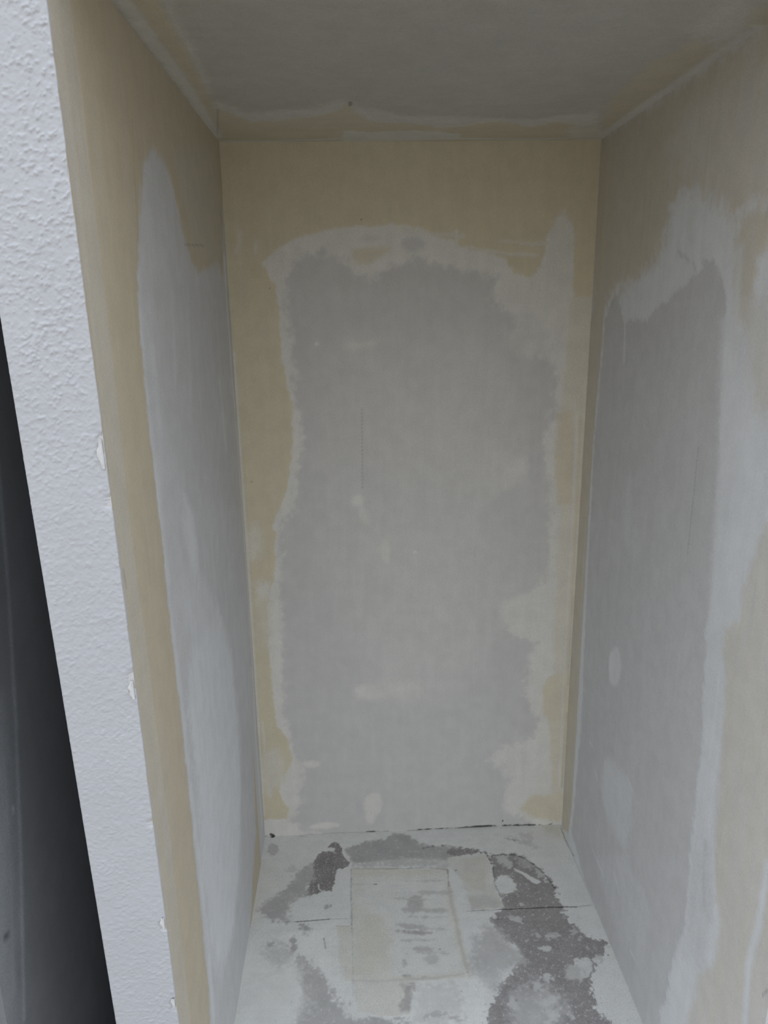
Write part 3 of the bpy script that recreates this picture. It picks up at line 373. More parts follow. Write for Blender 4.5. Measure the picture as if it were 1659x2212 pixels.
  ('p','L',0.28,0.0025,0.0,1.0,[(-0.7876,1.5683),(-0.7876,1.5671),(-0.7871,1.5661),(-0.7863,1.5653),(-0.7852,1.5648),(-0.7841,1.5648),(-0.783,1.5653),(-0.7821,1.5661),(-0.7816,1.5672),(-0.7816,1.5684),(-0.7821,1.5695),(-0.7829,1.5703),(-0.784,1.5707),(-0.7851,1.5707),(-0.7862,1.5702),(-0.7871,1.5694)],None),
  ('p','L',0.28,0.0025,0.0,1.0,[(-0.7876,1.5591),(-0.7876,1.558),(-0.7871,1.5569),(-0.7863,1.5561),(-0.7852,1.5556),(-0.7841,1.5556),(-0.783,1.5561),(-0.7821,1.5569),(-0.7816,1.558),(-0.7816,1.5592),(-0.7821,1.5603),(-0.7829,1.5611),(-0.784,1.5615),(-0.7852,1.5615),(-0.7863,1.5611),(-0.7871,1.5602)],None),
  ('p','L',0.28,0.0025,0.0,1.0,[(-0.7876,1.5499),(-0.7876,1.5488),(-0.7872,1.5477),(-0.7863,1.5469),(-0.7852,1.5464),(-0.7841,1.5464),(-0.783,1.5469),(-0.7821,1.5477),(-0.7816,1.5488),(-0.7816,1.5499),(-0.7821,1.551),(-0.7829,1.5519),(-0.784,1.5523),(-0.7852,1.5523),(-0.7863,1.5519),(-0.7871,1.551)],None),
  ('p','L',0.28,0.0025,0.0,1.0,[(-0.7876,1.5407),(-0.7876,1.5395),(-0.7872,1.5385),(-0.7863,1.5376),(-0.7852,1.5372),(-0.7841,1.5372),(-0.783,1.5376),(-0.7821,1.5384),(-0.7816,1.5395),(-0.7816,1.5407),(-0.7821,1.5418),(-0.7829,1.5426),(-0.784,1.5431),(-0.7852,1.5431),(-0.7863,1.5426),(-0.7871,1.5418)],None),
  ('p','L',0.28,0.0025,0.0,1.0,[(-0.7876,1.5315),(-0.7876,1.5303),(-0.7872,1.5292),(-0.7863,1.5283),(-0.7853,1.5279),(-0.7841,1.5279),(-0.783,1.5283),(-0.7821,1.5291),(-0.7816,1.5302),(-0.7816,1.5314),(-0.782,1.5325),(-0.7829,1.5333),(-0.784,1.5338),(-0.7852,1.5338),(-0.7863,1.5334),(-0.7871,1.5325)],None),
  ('p','L',0.28,0.0025,0.0,1.0,[(-0.7876,1.5222),(-0.7876,1.521),(-0.7872,1.5199),(-0.7863,1.519),(-0.7853,1.5186),(-0.7841,1.5186),(-0.783,1.519),(-0.7821,1.5198),(-0.7816,1.5209),(-0.7816,1.5221),(-0.782,1.5232),(-0.7829,1.524),(-0.784,1.5245),(-0.7852,1.5245),(-0.7863,1.5241),(-0.7871,1.5233)],None),
  ('p','L',0.28,0.0025,0.0,1.0,[(-0.7876,1.5129),(-0.7876,1.5117),(-0.7872,1.5106),(-0.7864,1.5097),(-0.7853,1.5092),(-0.7841,1.5092),(-0.783,1.5096),(-0.7821,1.5105),(-0.7816,1.5116),(-0.7816,1.5127),(-0.782,1.5139),(-0.7829,1.5147),(-0.784,1.5152),(-0.7852,1.5152),(-0.7863,1.5148),(-0.7871,1.514)],None),
  ('p','L',0.28,0.0025,0.0,1.0,[(-0.7876,1.5035),(-0.7876,1.5023),(-0.7872,1.5012),(-0.7864,1.5004),(-0.7853,1.4999),(-0.7841,1.4998),(-0.783,1.5003),(-0.7821,1.5011),(-0.7816,1.5022),(-0.7816,1.5034),(-0.782,1.5045),(-0.7829,1.5054),(-0.784,1.5058),(-0.7852,1.5059),(-0.7863,1.5054),(-0.7871,1.5046)],None),
  ('p','L',0.28,0.0025,0.0,1.0,[(-0.7876,1.4942),(-0.7876,1.493),(-0.7872,1.4919),(-0.7864,1.491),(-0.7853,1.4905),(-0.7841,1.4904),(-0.783,1.4909),(-0.7821,1.4917),(-0.7816,1.4928),(-0.7816,1.494),(-0.782,1.4951),(-0.7829,1.496),(-0.784,1.4965),(-0.7852,1.4965),(-0.7863,1.4961),(-0.7871,1.4953)],None),
  ('p','L',0.28,0.0025,0.0,1.0,[(-0.7876,1.4848),(-0.7876,1.4836),(-0.7872,1.4825),(-0.7864,1.4816),(-0.7853,1.4811),(-0.7841,1.481),(-0.783,1.4814),(-0.7821,1.4822),(-0.7816,1.4833),(-0.7816,1.4845),(-0.782,1.4857),(-0.7829,1.4865),(-0.784,1.487),(-0.7852,1.4871),(-0.7863,1.4867),(-0.7871,1.4859)],None),
  ('p','L',0.28,0.0025,0.0,1.0,[(-0.7876,1.4753),(-0.7876,1.4741),(-0.7872,1.473),(-0.7864,1.4721),(-0.7853,1.4716),(-0.7841,1.4716),(-0.783,1.472),(-0.7821,1.4728),(-0.7816,1.4739),(-0.7816,1.4751),(-0.782,1.4762),(-0.7829,1.4771),(-0.784,1.4776),(-0.7852,1.4777),(-0.7863,1.4772),(-0.7872,1.4764)],None),
  ('p','L',0.28,0.0025,0.0,1.0,[(-0.7876,1.4659),(-0.7877,1.4647),(-0.7872,1.4636),(-0.7864,1.4627),(-0.7853,1.4621),(-0.7841,1.4621),(-0.783,1.4625),(-0.7821,1.4633),(-0.7816,1.4644),(-0.7816,1.4656),(-0.782,1.4667),(-0.7829,1.4676),(-0.784,1.4681),(-0.7852,1.4682),(-0.7863,1.4678),(-0.7872,1.467)],None),
  ('p','L',0.28,0.0025,0.0,1.0,[(-0.7876,1.4564),(-0.7877,1.4552),(-0.7872,1.4541),(-0.7864,1.4532),(-0.7853,1.4526),(-0.7841,1.4526),(-0.783,1.453),(-0.7821,1.4538),(-0.7816,1.4549),(-0.7816,1.4561),(-0.782,1.4572),(-0.7829,1.4581),(-0.784,1.4586),(-0.7852,1.4587),(-0.7863,1.4583),(-0.7872,1.4575)],None),
  ('p','L',0.28,0.0025,0.0,1.0,[(-0.7876,1.4469),(-0.7877,1.4457),(-0.7872,1.4445),(-0.7864,1.4436),(-0.7853,1.4431),(-0.7841,1.443),(-0.783,1.4434),(-0.7821,1.4442),(-0.7816,1.4453),(-0.7816,1.4465),(-0.782,1.4477),(-0.7829,1.4486),(-0.784,1.4491),(-0.7852,1.4492),(-0.7863,1.4488),(-0.7872,1.448)],None),
  ('p','L',0.28,0.0025,0.0,1.0,[(-0.7877,1.4374),(-0.7877,1.4361),(-0.7872,1.435),(-0.7864,1.4341),(-0.7853,1.4335),(-0.7841,1.4334),(-0.783,1.4338),(-0.7821,1.4346),(-0.7816,1.4357),(-0.7816,1.4369),(-0.782,1.4381),(-0.7829,1.439),(-0.784,1.4396),(-0.7852,1.4396),(-0.7863,1.4392),(-0.7872,1.4384)],None),
  ('p','L',0.28,0.0025,0.0,1.0,[(-0.7877,1.4278),(-0.7877,1.4266),(-0.7872,1.4254),(-0.7864,1.4245),(-0.7853,1.4239),(-0.7841,1.4238),(-0.783,1.4242),(-0.7821,1.425),(-0.7816,1.4261),(-0.7816,1.4273),(-0.782,1.4285),(-0.7829,1.4294),(-0.784,1.43),(-0.7852,1.4301),(-0.7863,1.4297),(-0.7872,1.4289)],None),
  ('p','L',0.28,0.0025,0.0,1.0,[(-0.7877,1.4182),(-0.7877,1.417),(-0.7872,1.4158),(-0.7864,1.4149),(-0.7853,1.4143),(-0.7841,1.4142),(-0.783,1.4146),(-0.7821,1.4154),(-0.7816,1.4165),(-0.7816,1.4177),(-0.782,1.4189),(-0.7829,1.4198),(-0.784,1.4204),(-0.7852,1.4205),(-0.7863,1.4201),(-0.7872,1.4193)],None),
  ('p','L',0.28,0.0025,0.0,1.0,[(-0.7877,1.4086),(-0.7877,1.4073),(-0.7872,1.4062),(-0.7864,1.4052),(-0.7853,1.4046),(-0.7841,1.4045),(-0.783,1.4049),(-0.7821,1.4057),(-0.7816,1.4068),(-0.7816,1.408),(-0.782,1.4092),(-0.7829,1.4102),(-0.784,1.4107),(-0.7852,1.4108),(-0.7863,1.4104),(-0.7872,1.4096)],None),
  ('p','L',0.28,0.0025,0.0,1.0,[(-0.7877,1.3989),(-0.7877,1.3977),(-0.7873,1.3965),(-0.7864,1.3955),(-0.7853,1.395),(-0.7841,1.3948),(-0.7829,1.3952),(-0.7821,1.396),(-0.7816,1.3971),(-0.7816,1.3983),(-0.782,1.3995),(-0.7829,1.4005),(-0.784,1.401),(-0.7852,1.4011),(-0.7863,1.4008),(-0.7872,1.4)],None),
  ('p','L',0.28,0.0025,0.0,1.0,[(-0.7877,1.3892),(-0.7877,1.388),(-0.7873,1.3868),(-0.7864,1.3858),(-0.7853,1.3852),(-0.7841,1.3851),(-0.7829,1.3855),(-0.7821,1.3863),(-0.7816,1.3874),(-0.7816,1.3886),(-0.782,1.3898),(-0.7829,1.3908),(-0.784,1.3913),(-0.7852,1.3915),(-0.7863,1.3911),(-0.7872,1.3903)],None),
  ('p','L',0.28,0.0025,0.0,1.0,[(-0.7877,1.3795),(-0.7877,1.3782),(-0.7873,1.3771),(-0.7864,1.3761),(-0.7853,1.3755),(-0.7841,1.3754),(-0.7829,1.3757),(-0.7821,1.3765),(-0.7816,1.3776),(-0.7816,1.3789),(-0.782,1.38),(-0.7829,1.381),(-0.784,1.3816),(-0.7852,1.3817),(-0.7863,1.3814),(-0.7872,1.3806)],None),
  ('p','L',0.28,0.0025,0.0,1.0,[(-0.7877,1.3697),(-0.7877,1.3685),(-0.7873,1.3673),(-0.7864,1.3663),(-0.7853,1.3657),(-0.7841,1.3656),(-0.7829,1.3659),(-0.7821,1.3667),(-0.7816,1.3678),(-0.7816,1.3691),(-0.782,1.3703),(-0.7829,1.3712),(-0.784,1.3718),(-0.7852,1.372),(-0.7863,1.3716),(-0.7872,1.3708)],None),
  ('p','L',0.28,0.0025,0.0,1.0,[(-0.7877,1.3599),(-0.7877,1.3587),(-0.7873,1.3575),(-0.7864,1.3565),(-0.7853,1.3559),(-0.7841,1.3558),(-0.7829,1.3561),(-0.7821,1.3569),(-0.7816,1.358),(-0.7816,1.3592),(-0.782,1.3605),(-0.7829,1.3614),(-0.784,1.362),(-0.7852,1.3622),(-0.7864,1.3618),(-0.7872,1.361)],None),
  ('p','L',0.28,0.0025,0.0,1.0,[(-0.7877,1.3501),(-0.7877,1.3489),(-0.7873,1.3477),(-0.7864,1.3467),(-0.7853,1.3461),(-0.7841,1.3459),(-0.7829,1.3463),(-0.7821,1.347),(-0.7816,1.3481),(-0.7816,1.3494),(-0.782,1.3506),(-0.7829,1.3516),(-0.784,1.3522),(-0.7852,1.3524),(-0.7864,1.352),(-0.7872,1.3512)],None),
  ('p','L',0.28,0.0025,0.0,1.0,[(-0.7877,1.3403),(-0.7877,1.339),(-0.7873,1.3378),(-0.7864,1.3368),(-0.7853,1.3362),(-0.7841,1.336),(-0.7829,1.3364),(-0.7821,1.3372),(-0.7816,1.3383),(-0.7816,1.3395),(-0.782,1.3407),(-0.7829,1.3417),(-0.784,1.3424),(-0.7852,1.3425),(-0.7864,1.3422),(-0.7872,1.3414)],None),
  ('p','P',0.15,0.006,0.006,1.0,[(-0.6178,1.9895),(-0.621,1.9856),(-0.6224,1.9822),(-0.6218,1.9798),(-0.6192,1.9788),(-0.6151,1.9793),(-0.61,1.9812),(-0.6047,1.9843),(-0.6,1.9881),(-0.5967,1.992),(-0.5952,1.9954),(-0.5959,1.9979),(-0.5985,1.9989),(-0.6027,1.9983),(-0.6079,1.9964),(-0.6132,1.9932)],None),
  ('p','P',0.15,0.006,0.006,1.0,[(-0.6554,1.9754),(-0.661,1.9702),(-0.6646,1.9657),(-0.6655,1.9624),(-0.6637,1.961),(-0.6594,1.9616),(-0.6532,1.9641),(-0.6461,1.9682),(-0.6391,1.9732),(-0.6334,1.9785),(-0.6297,1.9831),(-0.6288,1.9864),(-0.6307,1.9878),(-0.6351,1.9872),(-0.6414,1.9846),(-0.6485,1.9804)],None),
  ('p','P',0.15,0.006,0.006,1.0,[(-0.6929,1.9583),(-0.6981,1.9525),(-0.7013,1.9474),(-0.702,1.9439),(-0.7001,1.9424),(-0.6959,1.9432),(-0.6899,1.9462),(-0.6832,1.9509),(-0.6766,1.9567),(-0.6713,1.9626),(-0.668,1.9678),(-0.6673,1.9714),(-0.6693,1.9728),(-0.6736,1.972),(-0.6797,1.9689),(-0.6864,1.9641)],None),
  ('p','P',0.15,0.006,0.006,1.0,[(-0.7567,1.9578),(-0.7564,1.9529),(-0.7533,1.949),(-0.7478,1.9465),(-0.7409,1.9459),(-0.7334,1.9473),(-0.7266,1.9505),(-0.7215,1.955),(-0.7189,1.9601),(-0.7193,1.9651),(-0.7225,1.9691),(-0.7281,1.9715),(-0.7352,1.972),(-0.7426,1.9705),(-0.7493,1.9673),(-0.7542,1.9628)],None),
  ('l','P',0.15,0.008,0.006,1.0,[(-0.2291,1.9052),(-0.2393,1.7799)],None,0.008),
  ('l','P',0.8,0.008,0.004,1.0,[(-0.2915,1.8433),(-0.3067,1.7329)],None,0.006),
  ('l','L',0.5,0.002,0.001,1.0,[(-1.2594,0.617),(-1.271,0.6433)],None,0.0016),
 ],
 'ceil': [
  ('fill','P',0.15),
  ('p','P',0.7,0.02,0.02,1.0,[(-0.0503,0.1478),(0.0663,-0.4273),(0.1297,-0.3051),(0.2921,-0.3575),(0.3543,-0.4201),(0.3981,-0.3561),(0.5219,-0.277),(0.6886,-0.2653),(0.8632,-0.2348),(0.9958,-0.314),(1.1887,0.1829)],None),
  ('p','T',0.85,0.008,0.014,1.0,[(-0.0384,0.0833),(0.057,-0.3443),(0.0843,-0.3058),(0.1195,-0.2286),(0.1914,-0.2367),(0.2884,-0.2807),(0.3531,-0.3401),(0.3682,-0.3967),(0.3989,-0.2789),(0.4295,-0.2233),(0.527,-0.2072),(0.6309,-0.1559),(0.7008,-0.1896),(0.7677,-0.2269),(0.8699,-0.1564),(0.9173,-0.2148),(0.9756,-0.1846),(1.0359,-0.0793),(1.1656,0.1151)],'joint_compound_band'),
  ('p','T',0.85,0.006,0.01,1.0,[(0.0241,-1.1218),(0.091,-1.1224),(0.0783,-0.9822),(0.0735,-0.8223),(0.0675,-0.6427),(0.0518,-0.3888),(-0.0044,0.0842)],'joint_compound_band'),
  ('l','P',0.6,0.012,0.006,1.0,[(0.0904,-1.0166),(0.0825,-0.8973),(0.076,-0.6851),(0.0627,-0.4822)],None,0.008),
  ('l','T',0.0,0.008,0.004,1.0,[(0.0179,-1.0484),(0.0227,-0.982),(0.023,-0.7946),(0.022,-0.5173),(0.0077,-0.063)],'paper_tape',0.013),
  ('l','P',1,0.01,0.006,1.0,[(0.0179,-1.0484),(0.0227,-0.982),(0.023,-0.7946),(0.022,-0.5173),(0.0077,-0.063)],None,0.018),
  ('p','T',0.8,0.014,0.016,1.0,[(1.1239,0.0506),(1.0121,-0.3352),(0.9921,-0.473),(0.985,-0.6671),(1.0071,-0.7488),(1.027,-0.8223),(1.0392,-0.8673),(1.0661,-1.022),(1.1975,-0.7984)],'joint_compound_band'),
  ('l','T',0.0,0.012,0.006,1.0,[(1.1045,-0.0444),(1.1025,-0.3714),(1.1089,-0.6491),(1.1088,-0.863)],'paper_tape',0.024),
  ('l','P',1.0,0.012,0.006,1.0,[(1.1045,-0.0444),(1.1025,-0.3714),(1.1089,-0.6491),(1.1088,-0.863)],None,0.026),
  ('p','T',0.0,0.03,0.02,1.0,[(0.989,-0.8673),(1.001,-1.0043),(1.1064,-0.8674),(1.0801,-0.7486)],None),
  ('p','P',0.6,0.03,0.02,1.0,[(0.989,-0.8673),(1.001,-1.0043),(1.1064,-0.8674),(1.0801,-0.7486)],None),
  ('p','T',0.0,0.008,0.01,1.0,[(0.3564,-0.1357),(0.4322,-0.1133),(0.5579,-0.1317),(0.6768,-0.0976),(0.7013,-0.0191),(0.3547,0.0078)],'paper_tape'),
  ('l','T',0.05,0.008,0.004,1.0,[(0.0119,-0.0121),(0.1693,-0.0084),(0.3553,-0.0385)],None,0.01),
  ('l','T',0.1,0.008,0.004,1.0,[(0.6996,-0.0307),(0.9041,-0.0145),(1.0082,-0.0294)],None,0.012),
  ('p','T',0.2,0.012,0.01,1.0,[(0.9669,-0.1495),(1.0338,-0.1983),(1.1296,0.0508),(1.0358,0.0181)],None),
  ('p','P',1,0.008,0.004,1.0,[(0.0106,-0.0794),(0.3564,-0.1357),(0.6866,-0.1187),(1.072,-0.1215),(1.1656,0.1151),(-0.0316,0.0835)],None),
  ('p','L',0.5,0.003,0.003,1.0,[(0.3824,-0.3886),(0.3821,-0.381),(0.3811,-0.3745),(0.3797,-0.3701),(0.378,-0.3686),(0.3763,-0.3702),(0.3749,-0.3746),(0.3739,-0.3811),(0.3736,-0.3887),(0.374,-0.3963),(0.375,-0.4026),(0.3764,-0.4068),(0.378,-0.4083),(0.3797,-0.4068),(0.3811,-0.4026),(0.3821,-0.3962)],None),
  ('l','L',0.3,0.003,0.0,1.0,[(0.0577,-0.3484),(0.0125,-0.0901)],None,0.002),
 ],
 'floor': [
  ('fill','P',0.55),
  ('p','P',1,0.06,0.03,1.0,[(-0.0461,-0.4951),(0.2338,-0.4234),(0.2952,-0.6713),(0.3214,-0.8718),(-0.1094,-0.8487)],None),
  ('p','P',0.95,0.05,0.03,1.0,[(0.5105,-0.6231),(0.7257,-0.6351),(0.6783,-0.891),(0.4644,-0.8795)],None),
  ('part','floor_board',[(-0.195,0.2187),(1.3079,0.1261),(1.1832,-0.3839),(1.1212,-0.3862),(0.9846,-0.3841),(0.8018,-0.387),(0.6807,-0.3896),(0.3365,-0.398),(0.1591,-0.399),(0.0194,-0.3984),(-0.0605,-0.403)]),
  ('part','floor_board',[(-0.0605,-0.403),(0.0194,-0.3984),(0.1591,-0.399),(0.3365,-0.398),(0.6807,-0.3896),(0.8018,-0.387),(0.9846,-0.3841),(1.1212,-0.3862),(1.1832,-0.3839),(1.1984,-0.919),(-0.1695,-0.8455)]),
  ('p','D',0.95,0.002,0.004,1.0,[(0.2543,-0.0409),(0.2734,-0.0542),(0.2854,-0.0782),(0.2926,-0.1048),(0.318,-0.1477),(0.3135,-0.1661),(0.2979,-0.1775),(0.2755,-0.1792),(0.2667,-0.1879),(0.2632,-0.2295),(0.2557,-0.281),(0.2213,-0.279),(0.209,-0.2923),(0.1706,-0.294),(0.1696,-0.276),(0.1831,-0.2071),(0.1841,-0.1398),(0.2052,-0.1028),(0.2317,-0.0684)],'torn_paper_patch'),
  ('p','D',0.55,0.012,0.012,1.0,[(0.1845,-0.146),(0.192,-0.2076),(0.1706,-0.2929),(0.1456,-0.3026),(0.1256,-0.3179),(0.1173,-0.3709),(0.1115,-0.399),(0.0705,-0.3966),(0.0164,-0.3546),(0.0408,-0.313),(0.0991,-0.2548),(0.1535,-0.1567)],'torn_paper_patch'),
  ('p','D',0.62,0.008,0.008,1.0,[(0.2948,-0.0886),(0.3249,-0.0673),(0.3721,-0.0466),(0.4431,-0.0407),(0.4632,-0.0178),(0.497,-0.0115),(0.5345,-0.0221),(0.5598,-0.0612),(0.6049,-0.0807),(0.651,-0.0868),(0.7234,-0.101),(0.7131,-0.171),(0.5522,-0.1489),(0.438,-0.1548),(0.3609,-0.1627),(0.3248,-0.1575)],'torn_paper_patch'),
  ('p','D',0.35,0.012,0.012,1.0,[(0.3248,-0.1606),(0.5072,-0.1399),(0.7131,-0.171),(0.7094,-0.1956),(0.5495,-0.18),(0.3696,-0.1787)],None),
  ('p','D',0.9,0.003,0.006,1.0,[(0.6617,-0.1063),(0.7053,-0.1018),(0.7555,-0.1048),(0.7794,-0.1133),(0.8014,-0.1323),(0.7505,-0.1363),(0.6845,-0.1428),(0.664,-0.1277)],None),
  ('p','D',0.85,0.004,0.012,1.0,[(0.8001,-0.1392),(0.8236,-0.1476),(0.854,-0.1459),(0.8989,-0.1465),(0.93,-0.1643),(0.9571,-0.1965),(0.9811,-0.2377),(0.995,-0.2771),(1.0055,-0.3091),(1.0009,-0.3514),(0.9968,-0.3748),(1.0084,-0.3987),(1.0036,-0.4156),(1.0147,-0.4553),(1.0329,-0.4835),(1.0714,-0.5279),(1.0927,-0.5291),(1.0952,-0.5599),(1.0843,-0.5793),(1.0569,-0.5852),(1.0338,-0.5912),(1.0406,-0.6158),(1.0229,-0.6385),(1.0127,-0.6703),(1.0036,-0.7231),(0.9991,-0.7612),(1.0213,-0.7872),(1.0,-0.8493),(0.6728,-0.8316),(0.7059,-0.7325),(0.7418,-0.6689),(0.7832,-0.6252),(0.8348,-0.5801),(0.8227,-0.5395),(0.7897,-0.512),(0.7661,-0.4301),(0.7847,-0.403),(0.8082,-0.3872),(0.8198,-0.3409),(0.8061,-0.2912),(0.8099,-0.1946)],'torn_paper_patch'),
  ('p','D',0.42,0.03,0.02,1.0,[(0.7533,-0.4514),(0.8079,-0.5078),(0.8348,-0.5801),(0.767,-0.6243),(0.7296,-0.6905),(0.7059,-0.6441),(0.6733,-0.619),(0.6848,-0.5469),(0.7162,-0.4868)],None),
  ('p','D',0.5,0.03,0.02,1.0,[(0.769,-0.6927),(0.8417,-0.6563),(0.9266,-0.7014),(0.9017,-0.7888),(0.8311,-0.8402),(0.7391,-0.8352)],None),
  ('p','D',0.55,0.012,0.014,1.0,[(0.1607,-0.5208),(0.1816,-0.5448),(0.2101,-0.5777),(0.2491,-0.6102),(0.2575,-0.6403),(0.2676,-0.6777),(0.2843,-0.6986),(0.3095,-0.7059),(0.3132,-0.7351),(0.3591,-0.7415),(0.3944,-0.7434),(0.4293,-0.7529),(0.4437,-0.8053),(0.1534,-0.8073),(0.1594,-0.7532),(0.1793,-0.6848),(0.1635,-0.614),(0.1518,-0.5566)],'torn_paper_patch'),
  ('p','D',0.35,0.02,0.02,1.0,[(0.0528,-0.4914),(0.0868,-0.4791),(0.1383,-0.482),(0.148,-0.5061),(0.1441,-0.5562),(0.1204,-0.5901),(0.0935,-0.5843),(0.0625,-0.5427)],None),
  ('p','D',0.06,0.05,0.03,1.0,[(0.0192,-0.5626),(0.1537,-0.5833),(0.1793,-0.6848),(0.1594,-0.7532),(0.0086,-0.7449),(0.0093,-0.6265)],None),
  ('p','D',0.6,0.004,0.008,1.0,[(0.1967,-0.4339),(0.1945,-0.4386),(0.1893,-0.4418),(0.1819,-0.4428),(0.1734,-0.4415),(0.165,-0.4382),(0.158,-0.4333),(0.1535,-0.4275),(0.1522,-0.4218),(0.1543,-0.417),(0.1595,-0.4138),(0.167,-0.4128),(0.1756,-0.414),(0.1841,-0.4174),(0.1911,-0.4224),(0.1955,-0.4282)],None),
  ('p','D',0.6,0.004,0.008,1.0,[(0.1793,-0.448),(0.1791,-0.4506),(0.178,-0.4527),(0.1762,-0.4541),(0.1741,-0.4545),(0.1719,-0.4539),(0.17,-0.4523),(0.1687,-0.45),(0.1681,-0.4473),(0.1683,-0.4447),(0.1694,-0.4425),(0.1711,-0.4411),(0.1733,-0.4407),(0.1755,-0.4414),(0.1774,-0.443),(0.1787,-0.4453)],None),
  ('p','D',0.6,0.004,0.008,1.0,[(0.0938,-0.4406),(0.0937,-0.4429),(0.0928,-0.4448),(0.0914,-0.446),(0.0895,-0.4463),(0.0877,-0.4457),(0.086,-0.4444),(0.0847,-0.4424),(0.0841,-0.4401),(0.0843,-0.4378),(0.0851,-0.436),(0.0866,-0.4348),(0.0884,-0.4344),(0.0903,-0.435),(0.092,-0.4363),(0.0932,-0.4383)],None),
  ('p','D',0.6,0.004,0.008,1.0,[(0.1517,-0.4707),(0.1529,-0.4749),(0.1524,-0.4794),(0.1503,-0.4835),(0.147,-0.4868),(0.1429,-0.4886),(0.1386,-0.4887),(0.1349,-0.4871),(0.1322,-0.484),(0.131,-0.4799),(0.1314,-0.4754),(0.1335,-0.4712),(0.1368,-0.4679),(0.141,-0.4661),(0.1453,-0.466),(0.149,-0.4676)],None),
  ('p','D',0.6,0.004,0.008,1.0,[(0.0824,-0.4811),(0.0828,-0.4845),(0.0815,-0.4881),(0.0788,-0.4913),(0.075,-0.4935),(0.0707,-0.4945),(0.0666,-0.4941),(0.0632,-0.4924),(0.0611,-0.4896),(0.0607,-0.4861),(0.0619,-0.4826),(0.0646,-0.4794),(0.0684,-0.4771),(0.0727,-0.4761),(0.0769,-0.4765),(0.0803,-0.4782)],None),
  ('p','D',0.6,0.004,0.008,1.0,[(0.1555,-0.5019),(0.1546,-0.5063),(0.1515,-0.5099),(0.1466,-0.5122),(0.1407,-0.5127),(0.1347,-0.5115),(0.1294,-0.5087),(0.1257,-0.5047),(0.1241,-0.5001),(0.1249,-0.4956),(0.128,-0.492),(0.1329,-0.4897),(0.1389,-0.4891),(0.145,-0.4904),(0.1503,-0.4932),(0.154,-0.4973)],None),
  ('p','D',0.6,0.004,0.008,1.0,[(0.2505,-0.3475),(0.2509,-0.3514),(0.2497,-0.3552),(0.2471,-0.3585),(0.2437,-0.3607),(0.2397,-0.3615),(0.236,-0.3608),(0.233,-0.3587),(0.2311,-0.3555),(0.2308,-0.3517),(0.2319,-0.3479),(0.2344,-0.3446),(0.2379,-0.3423),(0.2419,-0.3415),(0.2456,-0.3422),(0.2487,-0.3443)],None),
  ('p','D',0.25,0.02,0.02,1.0,[(0.5051,-0.6498),(0.6418,-0.6532),(0.6236,-0.7763),(0.4845,-0.7687)],None),
  ('p','D',0.5,0.004,0.012,1.0,[(0.4823,-0.752),(0.4802,-0.7551),(0.4746,-0.7575),(0.4665,-0.7588),(0.4571,-0.7589),(0.4478,-0.7578),(0.4399,-0.7556),(0.4347,-0.7526),(0.433,-0.7493),(0.4351,-0.7462),(0.4406,-0.7438),(0.4487,-0.7424),(0.4582,-0.7423),(0.4676,-0.7435),(0.4755,-0.7457),(0.4807,-0.7487)],None),
  ('p','D',0.5,0.004,0.012,1.0,[(0.5644,-0.7391),(0.5632,-0.742),(0.5589,-0.7453),(0.5522,-0.7483),(0.5442,-0.7506),(0.5361,-0.7519),(0.5291,-0.752),(0.5242,-0.7509),(0.5222,-0.7487),(0.5234,-0.7458),(0.5277,-0.7426),(0.5343,-0.7395),(0.5423,-0.7372),(0.5505,-0.7358),(0.5576,-0.7357),(0.5625,-0.7369)],None),
  ('p','D',0.5,0.004,0.012,1.0,[(0.5927,-0.7466),(0.5917,-0.7486),(0.5891,-0.7502),(0.5856,-0.7512),(0.5815,-0.7514),(0.5775,-0.7507),(0.5742,-0.7494),(0.5721,-0.7475),(0.5715,-0.7455),(0.5726,-0.7435),(0.5751,-0.7419),(0.5787,-0.7409),(0.5828,-0.7407),(0.5868,-0.7413),(0.5901,-0.7427),(0.5922,-0.7445)],None),
  ('p','D',0.5,0.004,0.012,1.0,[(0.6199,-0.7557),(0.6185,-0.7574),(0.6153,-0.7587),(0.6106,-0.7594),(0.6052,-0.7595),(0.5999,-0.7588),(0.5954,-0.7576),(0.5926,-0.756),(0.5917,-0.7542),(0.593,-0.7525),(0.5963,-0.7512),(0.601,-0.7505),(0.6064,-0.7504),(0.6118,-0.7511),(0.6162,-0.7523),(0.619,-0.7539)],None),
  ('p','D',0.5,0.004,0.012,1.0,[(0.6398,-0.6738),(0.6392,-0.676),(0.6379,-0.6778),(0.6363,-0.679),(0.6346,-0.6793),(0.633,-0.6788),(0.6317,-0.6775),(0.6311,-0.6756),(0.631,-0.6734),(0.6317,-0.6712),(0.6329,-0.6694),(0.6345,-0.6682),(0.6363,-0.6679),(0.6379,-0.6684),(0.6391,-0.6697),(0.6398,-0.6716)],None),
  ('p','D',0.4,0.003,0.006,1.0,[(0.0551,-0.0678),(0.0548,-0.079),(0.0517,-0.0884),(0.0464,-0.0944),(0.0395,-0.0962),(0.0322,-0.0935),(0.0256,-0.0868),(0.0205,-0.077),(0.0179,-0.0655),(0.018,-0.0541),(0.021,-0.0446),(0.0264,-0.0384),(0.0334,-0.0365),(0.0408,-0.0392),(0.0476,-0.0462),(0.0526,-0.0562)],None),
  ('p','D',0.22,0.003,0.006,1.0,[(0.1264,-0.1618),(0.1266,-0.1673),(0.1245,-0.1726),(0.1205,-0.1769),(0.1152,-0.1797),(0.1093,-0.1805),(0.1037,-0.1792),(0.0994,-0.1759),(0.0969,-0.1712),(0.0966,-0.1658),(0.0986,-0.1605),(0.1026,-0.156),(0.108,-0.1532),(0.1139,-0.1524),(0.1195,-0.1538),(0.1239,-0.1571)],None),
